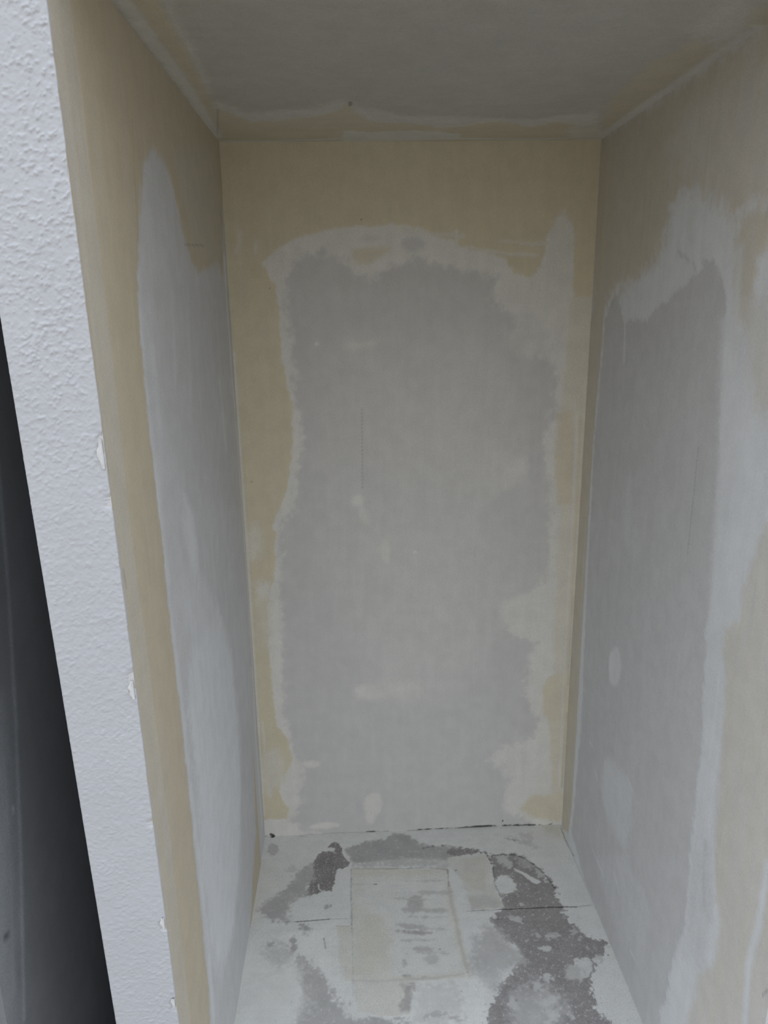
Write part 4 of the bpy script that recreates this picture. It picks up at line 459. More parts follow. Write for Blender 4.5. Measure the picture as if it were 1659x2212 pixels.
  ('p','D',0.2,0.003,0.006,1.0,[(0.1283,-0.1829),(0.1263,-0.1849),(0.1205,-0.1858),(0.1118,-0.1856),(0.1015,-0.1842),(0.0912,-0.1819),(0.0824,-0.1791),(0.0764,-0.1761),(0.0743,-0.1734),(0.0763,-0.1714),(0.0821,-0.1705),(0.0909,-0.1707),(0.1013,-0.1721),(0.1116,-0.1744),(0.1204,-0.1772),(0.1263,-0.1802)],None),
  ('p','D',0.0,0.003,0.006,1.0,[(0.2642,-0.0882),(0.2613,-0.0923),(0.2539,-0.0944),(0.2432,-0.0939),(0.2308,-0.0911),(0.2186,-0.0864),(0.2084,-0.0804),(0.2017,-0.0741),(0.1996,-0.0683),(0.2025,-0.0641),(0.2099,-0.0621),(0.2207,-0.0625),(0.2332,-0.0653),(0.2455,-0.0702),(0.2557,-0.0762),(0.2623,-0.0825)],None),
  ('p','D',0.25,0.012,0.012,1.0,[(0.9878,-0.0662),(0.9831,-0.0723),(0.9757,-0.0758),(0.9668,-0.0762),(0.9577,-0.0734),(0.9497,-0.0678),(0.944,-0.0603),(0.9416,-0.052),(0.9428,-0.0442),(0.9474,-0.0379),(0.9548,-0.0343),(0.9639,-0.0339),(0.9732,-0.0368),(0.9812,-0.0425),(0.9868,-0.0501),(0.9891,-0.0584)],None),
  ('p','D',0.4,0.012,0.012,1.0,[(0.9351,-0.0734),(0.9322,-0.0762),(0.9261,-0.0775),(0.9177,-0.0773),(0.9083,-0.0754),(0.8993,-0.0722),(0.892,-0.0682),(0.8876,-0.064),(0.8868,-0.0602),(0.8897,-0.0574),(0.8958,-0.056),(0.9042,-0.0563),(0.9137,-0.0582),(0.9228,-0.0614),(0.93,-0.0654),(0.9343,-0.0696)],None),
  ('p','D',0.3,0.012,0.012,1.0,[(0.9942,-0.1183),(0.9892,-0.1223),(0.9806,-0.1229),(0.9697,-0.1199),(0.9581,-0.1138),(0.9475,-0.1054),(0.9396,-0.0961),(0.9355,-0.0872),(0.936,-0.0801),(0.941,-0.076),(0.9497,-0.0754),(0.9609,-0.0785),(0.9726,-0.0847),(0.9832,-0.0932),(0.991,-0.1025),(0.9949,-0.1113)],None),
  ('p','T',0.45,0.02,0.02,1.0,[(1.0317,0.0018),(1.1204,-0.0035),(1.1014,-0.0708),(1.0555,-0.0681),(1.0408,-0.0447)],None),
  ('p','D',0,0.002,0.002,1.0,[(0.3203,-0.1758),(0.6566,-0.2078),(0.6532,-0.3806),(0.6594,-0.4826),(0.6521,-0.6369),(0.4878,-0.6341),(0.4814,-0.7405),(0.4296,-0.7472),(0.3345,-0.7286),(0.3277,-0.64),(0.3223,-0.4338)],None),
  ('p','P',0.55,0.002,0,1.0,[(0.3203,-0.1758),(0.6566,-0.2078),(0.6532,-0.3806),(0.6594,-0.4826),(0.6521,-0.6369),(0.4878,-0.6341),(0.4814,-0.7405),(0.4296,-0.7472),(0.3345,-0.7286),(0.3277,-0.64),(0.3223,-0.4338)],None),
  ('p','T',0.38,0.003,0.003,1.0,[(0.3203,-0.1758),(0.6566,-0.2078),(0.6532,-0.3806),(0.6594,-0.4826),(0.6521,-0.6369),(0.4878,-0.6341),(0.4814,-0.7405),(0.4296,-0.7472),(0.3345,-0.7286),(0.3277,-0.64),(0.3223,-0.4338)],'taped_floor_patch'),
  ('p','T',0.6,0.01,0.008,1.0,[(0.3225,-0.179),(0.6566,-0.2078),(0.6521,-0.2256),(0.4306,-0.2245),(0.3247,-0.2213)],None),
  ('p','T',0.6,0.03,0.02,1.0,[(0.337,-0.3624),(0.4473,-0.4105),(0.4545,-0.4999),(0.4298,-0.5987),(0.3352,-0.6193)],None),
  ('p','T',0.12,0.03,0.02,1.0,[(0.3598,-0.2352),(0.6509,-0.2345),(0.6449,-0.4115),(0.6447,-0.5295),(0.6409,-0.6105),(0.4363,-0.6206),(0.4545,-0.4999),(0.4314,-0.3993),(0.3499,-0.3309)],None),
  ('p','D',0.48,0.006,0.005,1.0,[(0.5602,-0.3484),(0.5568,-0.3606),(0.5495,-0.3706),(0.5394,-0.3769),(0.5281,-0.3787),(0.5172,-0.3757),(0.5083,-0.3682),(0.5027,-0.3575),(0.5014,-0.345),(0.5045,-0.3327),(0.5118,-0.3224),(0.522,-0.3158),(0.5336,-0.3139),(0.5448,-0.3171),(0.5538,-0.3249),(0.5592,-0.3359)],None),
  ('p','D',0.45,0.006,0.005,1.0,[(0.5618,-0.3753),(0.5582,-0.38),(0.5488,-0.3836),(0.5351,-0.3855),(0.5192,-0.3856),(0.5034,-0.3837),(0.4902,-0.3802),(0.4815,-0.3756),(0.4786,-0.3706),(0.4821,-0.3659),(0.4914,-0.3623),(0.5052,-0.3603),(0.5213,-0.3602),(0.5372,-0.3621),(0.5505,-0.3657),(0.5591,-0.3703)],None),
  ('p','D',0.42,0.006,0.005,1.0,[(0.5507,-0.4456),(0.5469,-0.4482),(0.537,-0.4494),(0.5225,-0.449),(0.5056,-0.4472),(0.4889,-0.4442),(0.4748,-0.4404),(0.4655,-0.4364),(0.4625,-0.4329),(0.4662,-0.4303),(0.4762,-0.4291),(0.4908,-0.4295),(0.5078,-0.4313),(0.5246,-0.4344),(0.5387,-0.4382),(0.5478,-0.4421)],None),
  ('p','D',0.6,0.006,0.005,1.0,[(0.5724,-0.4709),(0.5685,-0.4727),(0.5579,-0.4734),(0.5423,-0.4727),(0.524,-0.471),(0.5059,-0.4683),(0.4905,-0.4652),(0.4804,-0.462),(0.477,-0.4593),(0.4809,-0.4575),(0.4915,-0.4569),(0.5072,-0.4575),(0.5256,-0.4593),(0.5438,-0.462),(0.5591,-0.4651),(0.5691,-0.4683)],None),
  ('p','D',0.6,0.006,0.005,1.0,[(0.493,-0.4594),(0.4916,-0.4608),(0.488,-0.4616),(0.4828,-0.4619),(0.4766,-0.4614),(0.4706,-0.4604),(0.4655,-0.4589),(0.4621,-0.4572),(0.4611,-0.4556),(0.4624,-0.4542),(0.466,-0.4533),(0.4713,-0.4531),(0.4775,-0.4536),(0.4836,-0.4546),(0.4887,-0.4561),(0.492,-0.4578)],None),
  ('p','D',0.45,0.006,0.005,1.0,[(0.5659,-0.532),(0.5631,-0.5359),(0.5567,-0.5386),(0.5476,-0.5398),(0.5372,-0.5392),(0.5271,-0.5369),(0.5187,-0.5333),(0.5133,-0.5289),(0.5119,-0.5244),(0.5146,-0.5204),(0.521,-0.5176),(0.5301,-0.5164),(0.5406,-0.5171),(0.5509,-0.5194),(0.5593,-0.523),(0.5645,-0.5274)],None),
  ('p','D',0.3,0.006,0.005,1.0,[(0.5853,-0.5675),(0.583,-0.5725),(0.5775,-0.5766),(0.5697,-0.579),(0.5609,-0.5796),(0.5522,-0.5781),(0.5451,-0.5747),(0.5405,-0.5701),(0.5393,-0.5649),(0.5415,-0.5598),(0.547,-0.5557),(0.5548,-0.5532),(0.5637,-0.5526),(0.5725,-0.5542),(0.5797,-0.5575),(0.5842,-0.5622)],None),
  ('p','D',0.45,0.006,0.005,1.0,[(0.4823,-0.5752),(0.4816,-0.5792),(0.4802,-0.5826),(0.4783,-0.5848),(0.4762,-0.5855),(0.4742,-0.5846),(0.4727,-0.5822),(0.4717,-0.5787),(0.4716,-0.5746),(0.4723,-0.5705),(0.4737,-0.5671),(0.4756,-0.5648),(0.4777,-0.5641),(0.4797,-0.5651),(0.4813,-0.5675),(0.4822,-0.571)],None),
  ('p','D',0.3,0.006,0.005,1.0,[(0.6542,-0.3098),(0.6495,-0.3134),(0.6371,-0.3159),(0.6189,-0.317),(0.5976,-0.3165),(0.5765,-0.3146),(0.5587,-0.3114),(0.547,-0.3074),(0.5431,-0.3033),(0.5477,-0.2997),(0.5601,-0.2971),(0.5784,-0.296),(0.5998,-0.2965),(0.6211,-0.2985),(0.6389,-0.3017),(0.6505,-0.3057)],None),
  ('p','D',0.375,0.006,0.005,1.0,[(0.6362,-0.3829),(0.6323,-0.3869),(0.622,-0.3901),(0.607,-0.3922),(0.5895,-0.3927),(0.5721,-0.3917),(0.5574,-0.3893),(0.5478,-0.3857),(0.5445,-0.3817),(0.5483,-0.3777),(0.5585,-0.3744),(0.5735,-0.3723),(0.5912,-0.3717),(0.6087,-0.3728),(0.6234,-0.3753),(0.6331,-0.3788)],None),
  ('p','D',0.525,0.006,0.005,1.0,[(0.4949,-0.6196),(0.494,-0.6215),(0.4917,-0.6231),(0.4885,-0.624),(0.4848,-0.6242),(0.4811,-0.6236),(0.478,-0.6223),(0.476,-0.6205),(0.4754,-0.6185),(0.4763,-0.6166),(0.4785,-0.6151),(0.4818,-0.6141),(0.4855,-0.6139),(0.4892,-0.6145),(0.4923,-0.6158),(0.4943,-0.6176)],None),
  ('p','D',0.375,0.006,0.005,1.0,[(0.5742,-0.6299),(0.5707,-0.6312),(0.5608,-0.6323),(0.5462,-0.6331),(0.5291,-0.6335),(0.5119,-0.6333),(0.4974,-0.6326),(0.4878,-0.6315),(0.4844,-0.6303),(0.4878,-0.6289),(0.4976,-0.6278),(0.5122,-0.627),(0.5294,-0.6267),(0.5466,-0.6269),(0.5611,-0.6275),(0.5708,-0.6286)],None),
  ('p','D',0.375,0.006,0.005,1.0,[(0.5826,-0.3364),(0.5773,-0.3372),(0.5626,-0.3367),(0.5407,-0.3352),(0.5149,-0.3327),(0.4892,-0.3298),(0.4673,-0.3269),(0.4528,-0.3243),(0.4477,-0.3225),(0.453,-0.3218),(0.4677,-0.3222),(0.4897,-0.3238),(0.5156,-0.3262),(0.5414,-0.3291),(0.5632,-0.3321),(0.5776,-0.3347)],None),
  ('p','D',0.375,0.006,0.005,1.0,[(0.6324,-0.4122),(0.6276,-0.4128),(0.6142,-0.4125),(0.5942,-0.4115),(0.5707,-0.4099),(0.5473,-0.4078),(0.5274,-0.4057),(0.5142,-0.4038),(0.5096,-0.4024),(0.5144,-0.4018),(0.5278,-0.402),(0.5478,-0.403),(0.5714,-0.4047),(0.5948,-0.4068),(0.6147,-0.4089),(0.6279,-0.4108)],None),
  ('p','D',0.42,0.006,0.005,1.0,[(0.6142,-0.4583),(0.6089,-0.4588),(0.5941,-0.4581),(0.572,-0.4564),(0.5459,-0.454),(0.5199,-0.4512),(0.4978,-0.4484),(0.4831,-0.4461),(0.4779,-0.4447),(0.4832,-0.4442),(0.4981,-0.4449),(0.5204,-0.4466),(0.5465,-0.449),(0.5726,-0.4519),(0.5946,-0.4546),(0.6092,-0.4569)],None),
  ('p','D',0.375,0.006,0.005,1.0,[(0.5855,-0.4977),(0.5812,-0.4984),(0.5691,-0.4985),(0.5512,-0.498),(0.53,-0.497),(0.5088,-0.4956),(0.4909,-0.4941),(0.479,-0.4926),(0.4748,-0.4914),(0.4791,-0.4908),(0.4912,-0.4907),(0.5092,-0.4912),(0.5304,-0.4922),(0.5516,-0.4936),(0.5695,-0.4951),(0.5814,-0.4966)],None),
  ('p','D',0.33,0.006,0.005,1.0,[(0.6148,-0.5484),(0.6108,-0.5489),(0.5999,-0.5486),(0.5836,-0.5475),(0.5644,-0.5458),(0.5453,-0.5438),(0.5291,-0.5417),(0.5183,-0.5399),(0.5146,-0.5386),(0.5185,-0.5381),(0.5295,-0.5384),(0.5458,-0.5395),(0.565,-0.5412),(0.5842,-0.5433),(0.6004,-0.5454),(0.6111,-0.5472)],None),
  ('p','D',0.3,0.006,0.005,1.0,[(0.6396,-0.2543),(0.6345,-0.2554),(0.6201,-0.2562),(0.5987,-0.2565),(0.5736,-0.2565),(0.5485,-0.2559),(0.5273,-0.2551),(0.5131,-0.2539),(0.5082,-0.2528),(0.5132,-0.2517),(0.5275,-0.2509),(0.5488,-0.2506),(0.574,-0.2506),(0.5992,-0.2512),(0.6205,-0.252),(0.6347,-0.2532)],None),
  ('p','D',0,0.002,0.002,1.0,[(0.2756,-0.4261),(0.3203,-0.4296),(0.324,-0.6229),(0.3016,-0.6217),(0.2857,-0.5552)],None),
  ('p','T',0.5,0.006,0.006,1.0,[(0.2756,-0.4261),(0.3203,-0.4296),(0.324,-0.6229),(0.3016,-0.6217),(0.2857,-0.5552)],'taped_floor_patch'),
  ('p','D',0.55,0.008,0.008,1.0,[(0.4702,-0.6458),(0.494,-0.6492),(0.499,-0.6783),(0.4838,-0.733),(0.4554,-0.7314),(0.4633,-0.6925)],None),
  ('p','T',0.3,0.01,0.01,1.0,[(0.4702,-0.6458),(0.494,-0.6492),(0.499,-0.6783),(0.4838,-0.733),(0.4554,-0.7314),(0.4633,-0.6925)],None),
  ('p','D',0.08,0.003,0.004,1.0,[(0.6593,-0.1448),(0.7343,-0.1437),(0.8001,-0.1392),(0.8087,-0.2012),(0.8038,-0.2911),(0.8128,-0.3642),(0.8096,-0.3873),(0.7099,-0.3902),(0.7012,-0.2975),(0.6896,-0.2465),(0.6622,-0.1992)],None),
  ('p','T',0.3,0.006,0.006,1.0,[(0.6593,-0.1448),(0.7343,-0.1437),(0.8001,-0.1392),(0.8087,-0.2012),(0.8038,-0.2911),(0.8128,-0.3642),(0.8096,-0.3873),(0.7099,-0.3902),(0.7012,-0.2975),(0.6896,-0.2465),(0.6622,-0.1992)],'taped_floor_patch'),
  ('p','T',0.55,0.008,0.006,1.0,[(0.7166,-0.162),(0.7986,-0.1475),(0.7953,-0.1937),(0.769,-0.3137),(0.7282,-0.3052),(0.7068,-0.2603)],None),
  ('p','D',0.3,0.02,0.01,1.0,[(0.7003,-0.334),(0.7622,-0.3255),(0.8105,-0.3641),(0.806,-0.3871),(0.7149,-0.3876)],None),
  ('p','D',0,0.006,0.008,1.0,[(0.8697,-0.3046),(0.8599,-0.3183),(0.8473,-0.3272),(0.8336,-0.33),(0.8209,-0.3263),(0.811,-0.3168),(0.8055,-0.3026),(0.8051,-0.2859),(0.8101,-0.2691),(0.8198,-0.2549),(0.8327,-0.2455),(0.8469,-0.2425),(0.86,-0.2463),(0.87,-0.2565),(0.8753,-0.2712),(0.8752,-0.2881)],None),
  ('p','D',0,0.004,0.005,1.0,[(0.8037,-0.2582),(0.7997,-0.2694),(0.7941,-0.2785),(0.7877,-0.2841),(0.7815,-0.2853),(0.7765,-0.2821),(0.7733,-0.2748),(0.7725,-0.2646),(0.7741,-0.2529),(0.7781,-0.2415),(0.7837,-0.2321),(0.7902,-0.2264),(0.7965,-0.225),(0.8017,-0.2284),(0.8048,-0.236),(0.8056,-0.2464)],None),
  ('l','T',0.6,0.012,0.002,1.0,[(0.6483,-0.2883),(0.6496,-0.3665),(0.6531,-0.4402),(0.6548,-0.5198),(0.6618,-0.6137),(0.6637,-0.6279)],None,0.008),
  ('l','D',0.3,0.008,0.002,1.0,[(0.6483,-0.2883),(0.6496,-0.3665),(0.6531,-0.4402),(0.6548,-0.5198),(0.6618,-0.6137)],None,0.004),
  ('l','D',0.25,0.005,0.001,1.0,[(0.324,-0.625),(0.3984,-0.6321),(0.4881,-0.6299),(0.5479,-0.6311),(0.6464,-0.6216)],None,0.003),
  ('l','T',0.5,0.01,0.001,1.0,[(0.4172,-0.6281),(0.5481,-0.629),(0.6458,-0.6259)],None,0.007),
  ('l','L',0.45,0.0025,0.0015,1.0,[(0.3203,-0.1849),(0.3203,-0.2504),(0.3181,-0.2959),(0.3211,-0.3615),(0.3211,-0.4387)],None,0.0014),
  ('l','L',0.2,0.003,0.001,1.0,[(0.3223,-0.4388),(0.3242,-0.5346),(0.3261,-0.6769)],None,0.001),
  ('l','L',0.4,0.003,0.0015,1.0,[(0.3248,-0.1821),(0.4589,-0.19),(0.5934,-0.1918),(0.6546,-0.2058)],None,0.0014),
  ('l','L',0.5,0.003,0.0015,1.0,[(0.6546,-0.2058),(0.6485,-0.2811)],None,0.002),
  ('l','L',0.25,0.002,0.001,1.0,[(0.2716,-0.4259),(0.3203,-0.4286)],None,0.001),
  ('l','L',0.25,0.002,0.001,1.0,[(0.3246,-0.2535),(0.3943,-0.2565)],None,0.001),
  ('l','L',0.95,0.002,0.0015,1.0,[(0.3978,-0.2578),(0.4065,-0.2577)],None,0.002),
  ('l','L',0.85,0.0016,0.001,1.0,[(0.1443,-0.4014),(0.2014,-0.3995),(0.2525,-0.3973)],'board_joint',0.0016),
  ('l','L',0.35,0.002,0.001,1.0,[(0.0666,-0.399),(0.1443,-0.4014)],None,0.001),
  ('l','L',0.25,0.002,0.001,1.0,[(0.2525,-0.3973),(0.3203,-0.3991)],None,0.001),
  ('l','L',0.9,0.0018,0.001,1.0,[(0.7964,-0.3894),(0.8784,-0.3895),(0.97,-0.389),(1.0537,-0.3927)],'board_joint',0.0018),
  ('l','L',0.45,0.002,0.001,1.0,[(0.6872,-0.3906),(0.7964,-0.3894)],None,0.001),
  ('l','L',0.4,0.002,0.001,1.0,[(1.0537,-0.3927),(1.1033,-0.388)],None,0.0014),
  ('l','L',0.6,0.003,0.002,1.0,[(0.8239,-0.1462),(0.8646,-0.1431),(0.8992,-0.1451),(0.93,-0.1643),(0.9574,-0.1952),(0.9814,-0.2364),(0.995,-0.2771),(1.0031,-0.3089)],None,0.0022),
  ('l','L',0.45,0.003,0.003,1.0,[(0.5795,-0.0943),(0.621,-0.086),(0.6672,-0.083)],None,0.002),
  ('l','L',0.4,0.003,0.003,1.0,[(0.8014,-0.1323),(0.8147,-0.1949),(0.8061,-0.2787),(0.813,-0.3284)],None,0.002),
  ('l','L',0.6,0.002,0.002,1.0,[(0.8819,-0.0577),(0.9,-0.0698),(0.9275,-0.0737)],None,0.0016),
  ('l','L',0.6,0.002,0.001,1.0,[(1.1053,-0.0104),(1.1023,-0.0857),(1.1099,-0.1646)],None,0.0012),
  ('l','L',0.6,0.002,0.001,1.0,[(0.2347,-0.4706),(0.242,-0.5091)],None,0.0014),
  ('l','L',0.35,0.003,0.0,1.0,[(1.1055,-0.023),(1.1064,-0.1566),(1.1087,-0.2888),(1.112,-0.4144),(1.1121,-0.5852),(1.1122,-0.8267)],None,0.001),
  ('p','D',0,0.0015,0.002,1.0,[(0.8826,-0.2109),(0.8981,-0.2184),(0.9302,-0.2477),(0.9635,-0.2785),(0.9459,-0.2919),(0.9322,-0.2798),(0.9111,-0.2466),(0.8867,-0.2256)],'plaster_scrap'),
  ('p','D',0.11,0.0039,0.011,1.0,[(1.0236,-0.6248),(1.0158,-0.6368),(1.0058,-0.6459),(0.9951,-0.6508),(0.9851,-0.6508),(0.9774,-0.646),(0.973,-0.6369),(0.9728,-0.625),(0.9767,-0.6119),(0.9843,-0.5996),(0.9944,-0.5901),(1.0055,-0.5849),(1.0158,-0.5849),(1.0237,-0.59),(1.0279,-0.5994),(1.0278,-0.6117)],'plaster_scrap'),
  ('p','D',0.39,0.0104,0.011,1.0,[(0.9945,-0.637),(0.9899,-0.6456),(0.9824,-0.6527),(0.9731,-0.6572),(0.9634,-0.6584),(0.9547,-0.6562),(0.9482,-0.6508),(0.9451,-0.6431),(0.9458,-0.6342),(0.9502,-0.6255),(0.9577,-0.6182),(0.9671,-0.6135),(0.9771,-0.6123),(0.9859,-0.6146),(0.9924,-0.6201),(0.9953,-0.628)],None),
  ('p','D',0.25,0.0039,0.011,1.0,[(0.9036,-0.6465),(0.9011,-0.6496),(0.8969,-0.6517),(0.8917,-0.6524),(0.8863,-0.6517),(0.8814,-0.6496),(0.8778,-0.6465),(0.876,-0.6428),(0.8764,-0.6391),(0.8789,-0.636),(0.883,-0.6339),(0.8883,-0.6331),(0.8938,-0.6338),(0.8987,-0.6359),(0.9023,-0.6391),(0.904,-0.6428)],None),
  ('p','D',0.32,0.0078,0.011,1.0,[(0.8609,-0.6845),(0.8562,-0.6885),(0.8505,-0.6905),(0.8446,-0.6902),(0.8394,-0.6875),(0.8357,-0.6829),(0.8341,-0.677),(0.8348,-0.6708),(0.8377,-0.6652),(0.8424,-0.661),(0.8482,-0.6589),(0.8542,-0.6593),(0.8594,-0.6621),(0.8631,-0.6668),(0.8646,-0.6727),(0.8639,-0.6789)],None),
  ('p','D',0.32,0.0078,0.011,1.0,[(0.9584,-0.5059),(0.956,-0.5097),(0.9514,-0.5129),(0.9452,-0.5148),(0.9385,-0.5152),(0.9322,-0.514),(0.9272,-0.5115),(0.9243,-0.5079),(0.9241,-0.5039),(0.9264,-0.5),(0.931,-0.4968),(0.9372,-0.4949),(0.944,-0.4945),(0.9504,-0.4957),(0.9554,-0.4982),(0.9582,-0.5018)],None),
  ('p','D',0.18,0.0039,0.011,1.0,[(0.9236,-0.5395),(0.922,-0.5431),(0.9183,-0.5465),(0.9129,-0.5491),(0.9068,-0.5507),(0.9009,-0.5509),(0.896,-0.5497),(0.8929,-0.5473),(0.892,-0.544),(0.8936,-0.5404),(0.8973,-0.537),(0.9026,-0.5343),(0.9088,-0.5328),(0.9148,-0.5326),(0.9197,-0.5338),(0.9228,-0.5362)],'plaster_scrap'),
  ('p','D',0.46,0.0052,0.011,1.0,[(0.9095,-0.5006),(0.9074,-0.503),(0.9039,-0.5046),(0.8994,-0.505),(0.8946,-0.5042),(0.8902,-0.5024),(0.8869,-0.4997),(0.8852,-0.4967),(0.8853,-0.4937),(0.8873,-0.4912),(0.8909,-0.4896),(0.8954,-0.4892),(0.9003,-0.49),(0.9047,-0.4919),(0.908,-0.4945),(0.9096,-0.4976)],None),
  ('p','D',0.32,0.0078,0.011,1.0,[(0.8583,-0.4355),(0.8555,-0.4386),(0.8507,-0.4402),(0.8447,-0.4401),(0.8383,-0.4383),(0.8326,-0.435),(0.8283,-0.4308),(0.8262,-0.4263),(0.8266,-0.4222),(0.8293,-0.419),(0.8341,-0.4174),(0.8402,-0.4175),(0.8466,-0.4194),(0.8524,-0.4227),(0.8566,-0.4269),(0.8587,-0.4314)],None),
  ('p','D',0.25,0.013,0.011,1.0,[(0.9022,-0.7115),(0.9004,-0.7184),(0.8945,-0.7256),(0.8856,-0.7319),(0.8749,-0.7365),(0.864,-0.7386),(0.8547,-0.7379),(0.8482,-0.7346),(0.8456,-0.729),(0.8472,-0.7222),(0.8529,-0.715),(0.8618,-0.7085),(0.8726,-0.7039),(0.8836,-0.7017),(0.8931,-0.7024),(0.8997,-0.7058)],None),
  ('p','D',0.25,0.013,0.011,1.0,[(0.881,-0.7769),(0.873,-0.7878),(0.8642,-0.796),(0.8562,-0.8003),(0.85,-0.8001),(0.8465,-0.7955),(0.8462,-0.7872),(0.8494,-0.7762),(0.8554,-0.7643),(0.8634,-0.7532),(0.8723,-0.7446),(0.8806,-0.7401),(0.8871,-0.7402),(0.8906,-0.7451),(0.8906,-0.7538),(0.8872,-0.765)],None),
  ('p','D',0.32,0.0052,0.011,1.0,[(0.9367,-0.7744),(0.9347,-0.778),(0.9313,-0.781),(0.927,-0.7829),(0.9224,-0.7834),(0.9183,-0.7825),(0.9152,-0.7802),(0.9137,-0.7769),(0.9139,-0.7731),(0.9158,-0.7694),(0.9192,-0.7664),(0.9236,-0.7645),(0.9282,-0.764),(0.9323,-0.765),(0.9354,-0.7673),(0.937,-0.7706)],None),
  ('p','D',0.46,0.0039,0.011,1.0,[(1.0209,-0.4882),(1.0192,-0.4922),(1.0167,-0.4955),(1.0137,-0.4976),(1.0109,-0.4983),(1.0085,-0.4973),(1.0069,-0.4949),(1.0064,-0.4915),(1.0071,-0.4874),(1.0088,-0.4834),(1.0113,-0.4801),(1.0142,-0.4779),(1.0171,-0.4772),(1.0195,-0.4782),(1.0211,-0.4806),(1.0216,-0.4841)],None),
  ('p','D',0.46,0.0039,0.011,1.0,[(1.0337,-0.5154),(1.032,-0.5193),(1.0297,-0.5225),(1.0271,-0.5246),(1.0245,-0.5253),(1.0225,-0.5244),(1.0212,-0.522),(1.0209,-0.5186),(1.0217,-0.5147),(1.0233,-0.5108),(1.0257,-0.5075),(1.0283,-0.5054),(1.0308,-0.5047),(1.0329,-0.5056),(1.0342,-0.508),(1.0344,-0.5114)],None),
  ('p','D',0.32,0.0039,0.011,1.0,[(0.8858,-0.3786),(0.8839,-0.3807),(0.881,-0.3817),(0.8775,-0.3815),(0.8741,-0.3802),(0.8711,-0.3778),(0.8691,-0.3748),(0.8684,-0.3717),(0.869,-0.3689),(0.8709,-0.3668),(0.8738,-0.3658),(0.8773,-0.366),(0.8808,-0.3674),(0.8837,-0.3697),(0.8857,-0.3727),(0.8864,-0.3758)],None),
  ('p','D',0.39,0.0052,0.011,1.0,[(0.9828,-0.2359),(0.9833,-0.2452),(0.9818,-0.2542),(0.9785,-0.2615),(0.9739,-0.2661),(0.9687,-0.2673),(0.9637,-0.2649),(0.9596,-0.2593),(0.9571,-0.2513),(0.9565,-0.242),(0.958,-0.2329),(0.9613,-0.2254),(0.9659,-0.2206),(0.9712,-0.2194),(0.9763,-0.2219),(0.9803,-0.2277)],None),
  ('p','D',0.32,0.0039,0.011,1.0,[(0.9867,-0.2703),(0.9847,-0.276),(0.982,-0.2808),(0.979,-0.2839),(0.9762,-0.2849),(0.974,-0.2836),(0.9727,-0.2802),(0.9725,-0.2753),(0.9735,-0.2695),(0.9755,-0.2638),(0.9782,-0.2589),(0.9812,-0.2558),(0.984,-0.2548),(0.9863,-0.2561),(0.9876,-0.2595),(0.9877,-0.2645)],None),
  ('p','D',0.6,0.0078,0.011,1.0,[(0.9452,-0.2092),(0.9393,-0.214),(0.9312,-0.2148),(0.9221,-0.2115),(0.9134,-0.2047),(0.9063,-0.1952),(0.9019,-0.1846),(0.901,-0.1744),(0.9037,-0.1662),(0.9096,-0.1612),(0.9178,-0.1604),(0.9271,-0.1638),(0.936,-0.1708),(0.943,-0.1805),(0.9472,-0.1911),(0.948,-0.2012)],None),
  ('p','D',0.32,0.0078,0.011,1.0,[(0.88,-0.2055),(0.8738,-0.2093),(0.8652,-0.2084),(0.8554,-0.2027),(0.846,-0.1931),(0.8382,-0.181),(0.8333,-0.1682),(0.8321,-0.1566),(0.8348,-0.1482),(0.8411,-0.1441),(0.8499,-0.1452),(0.8599,-0.1511),(0.8695,-0.161),(0.8772,-0.1733),(0.8819,-0.186),(0.8828,-0.1973)],None),
  ('p','D',0.32,0.0078,0.011,1.0,[(0.7849,-0.7219),(0.7862,-0.7295),(0.7856,-0.7369),(0.7831,-0.7427),(0.7792,-0.7463),(0.7744,-0.7471),(0.7695,-0.7449),(0.7651,-0.7401),(0.7621,-0.7334),(0.7607,-0.7258),(0.7613,-0.7184),(0.7637,-0.7124),(0.7677,-0.7087),(0.7725,-0.7079),(0.7775,-0.7101),(0.7819,-0.7151)],None),
  ('p','D',0.39,0.0104,0.011,1.0,[(0.8368,-0.773),(0.8341,-0.7791),(0.8295,-0.7842),(0.8237,-0.7874),(0.8176,-0.7882),(0.8122,-0.7867),(0.8081,-0.783),(0.8061,-0.7776),(0.8064,-0.7713),(0.809,-0.7652),(0.8136,-0.7601),(0.8194,-0.7568),(0.8255,-0.7559),(0.8311,-0.7574),(0.8352,-0.7613),(0.8372,-0.7667)],None),
  ('p','D',0.53,0.0052,0.011,1.0,[(1.0529,-0.5617),(1.0509,-0.5634),(1.048,-0.5642),(1.0446,-0.5639),(1.0412,-0.5626),(1.0384,-0.5604),(1.0365,-0.5577),(1.0358,-0.5549),(1.0365,-0.5525),(1.0385,-0.5507),(1.0414,-0.5499),(1.0449,-0.5502),(1.0483,-0.5516),(1.0511,-0.5538),(1.053,-0.5565),(1.0536,-0.5592)],None),
  ('p','D',0.32,0.0052,0.011,1.0,[(1.0717,-0.5908),(1.0703,-0.5935),(1.0671,-0.5961),(1.0626,-0.5981),(1.0575,-0.5993),(1.0526,-0.5995),(1.0486,-0.5986),(1.0462,-0.5969),(1.0456,-0.5945),(1.0471,-0.5918),(1.0503,-0.5892),(1.0548,-0.5872),(1.0599,-0.5859),(1.0648,-0.5858),(1.0688,-0.5866),(1.0712,-0.5884)],None),
  ('p','L',1,0.0015,0.002,1.0,[(0.0366,-0.0029),(0.0356,-0.0053),(0.0331,-0.0066),(0.0296,-0.0067),(0.0256,-0.0055),(0.0217,-0.0033),(0.0184,-0.0003),(0.0164,0.003),(0.0158,0.0061),(0.0168,0.0086),(0.0192,0.0099),(0.0227,0.01),(0.0268,0.0089),(0.0307,0.0066),(0.034,0.0036),(0.036,0.0002)],None),
  ('l','L',0.4,0.002,0.001,1.0,[(0.1329,-0.0048),(0.1537,-0.0085)],None,0.0012),
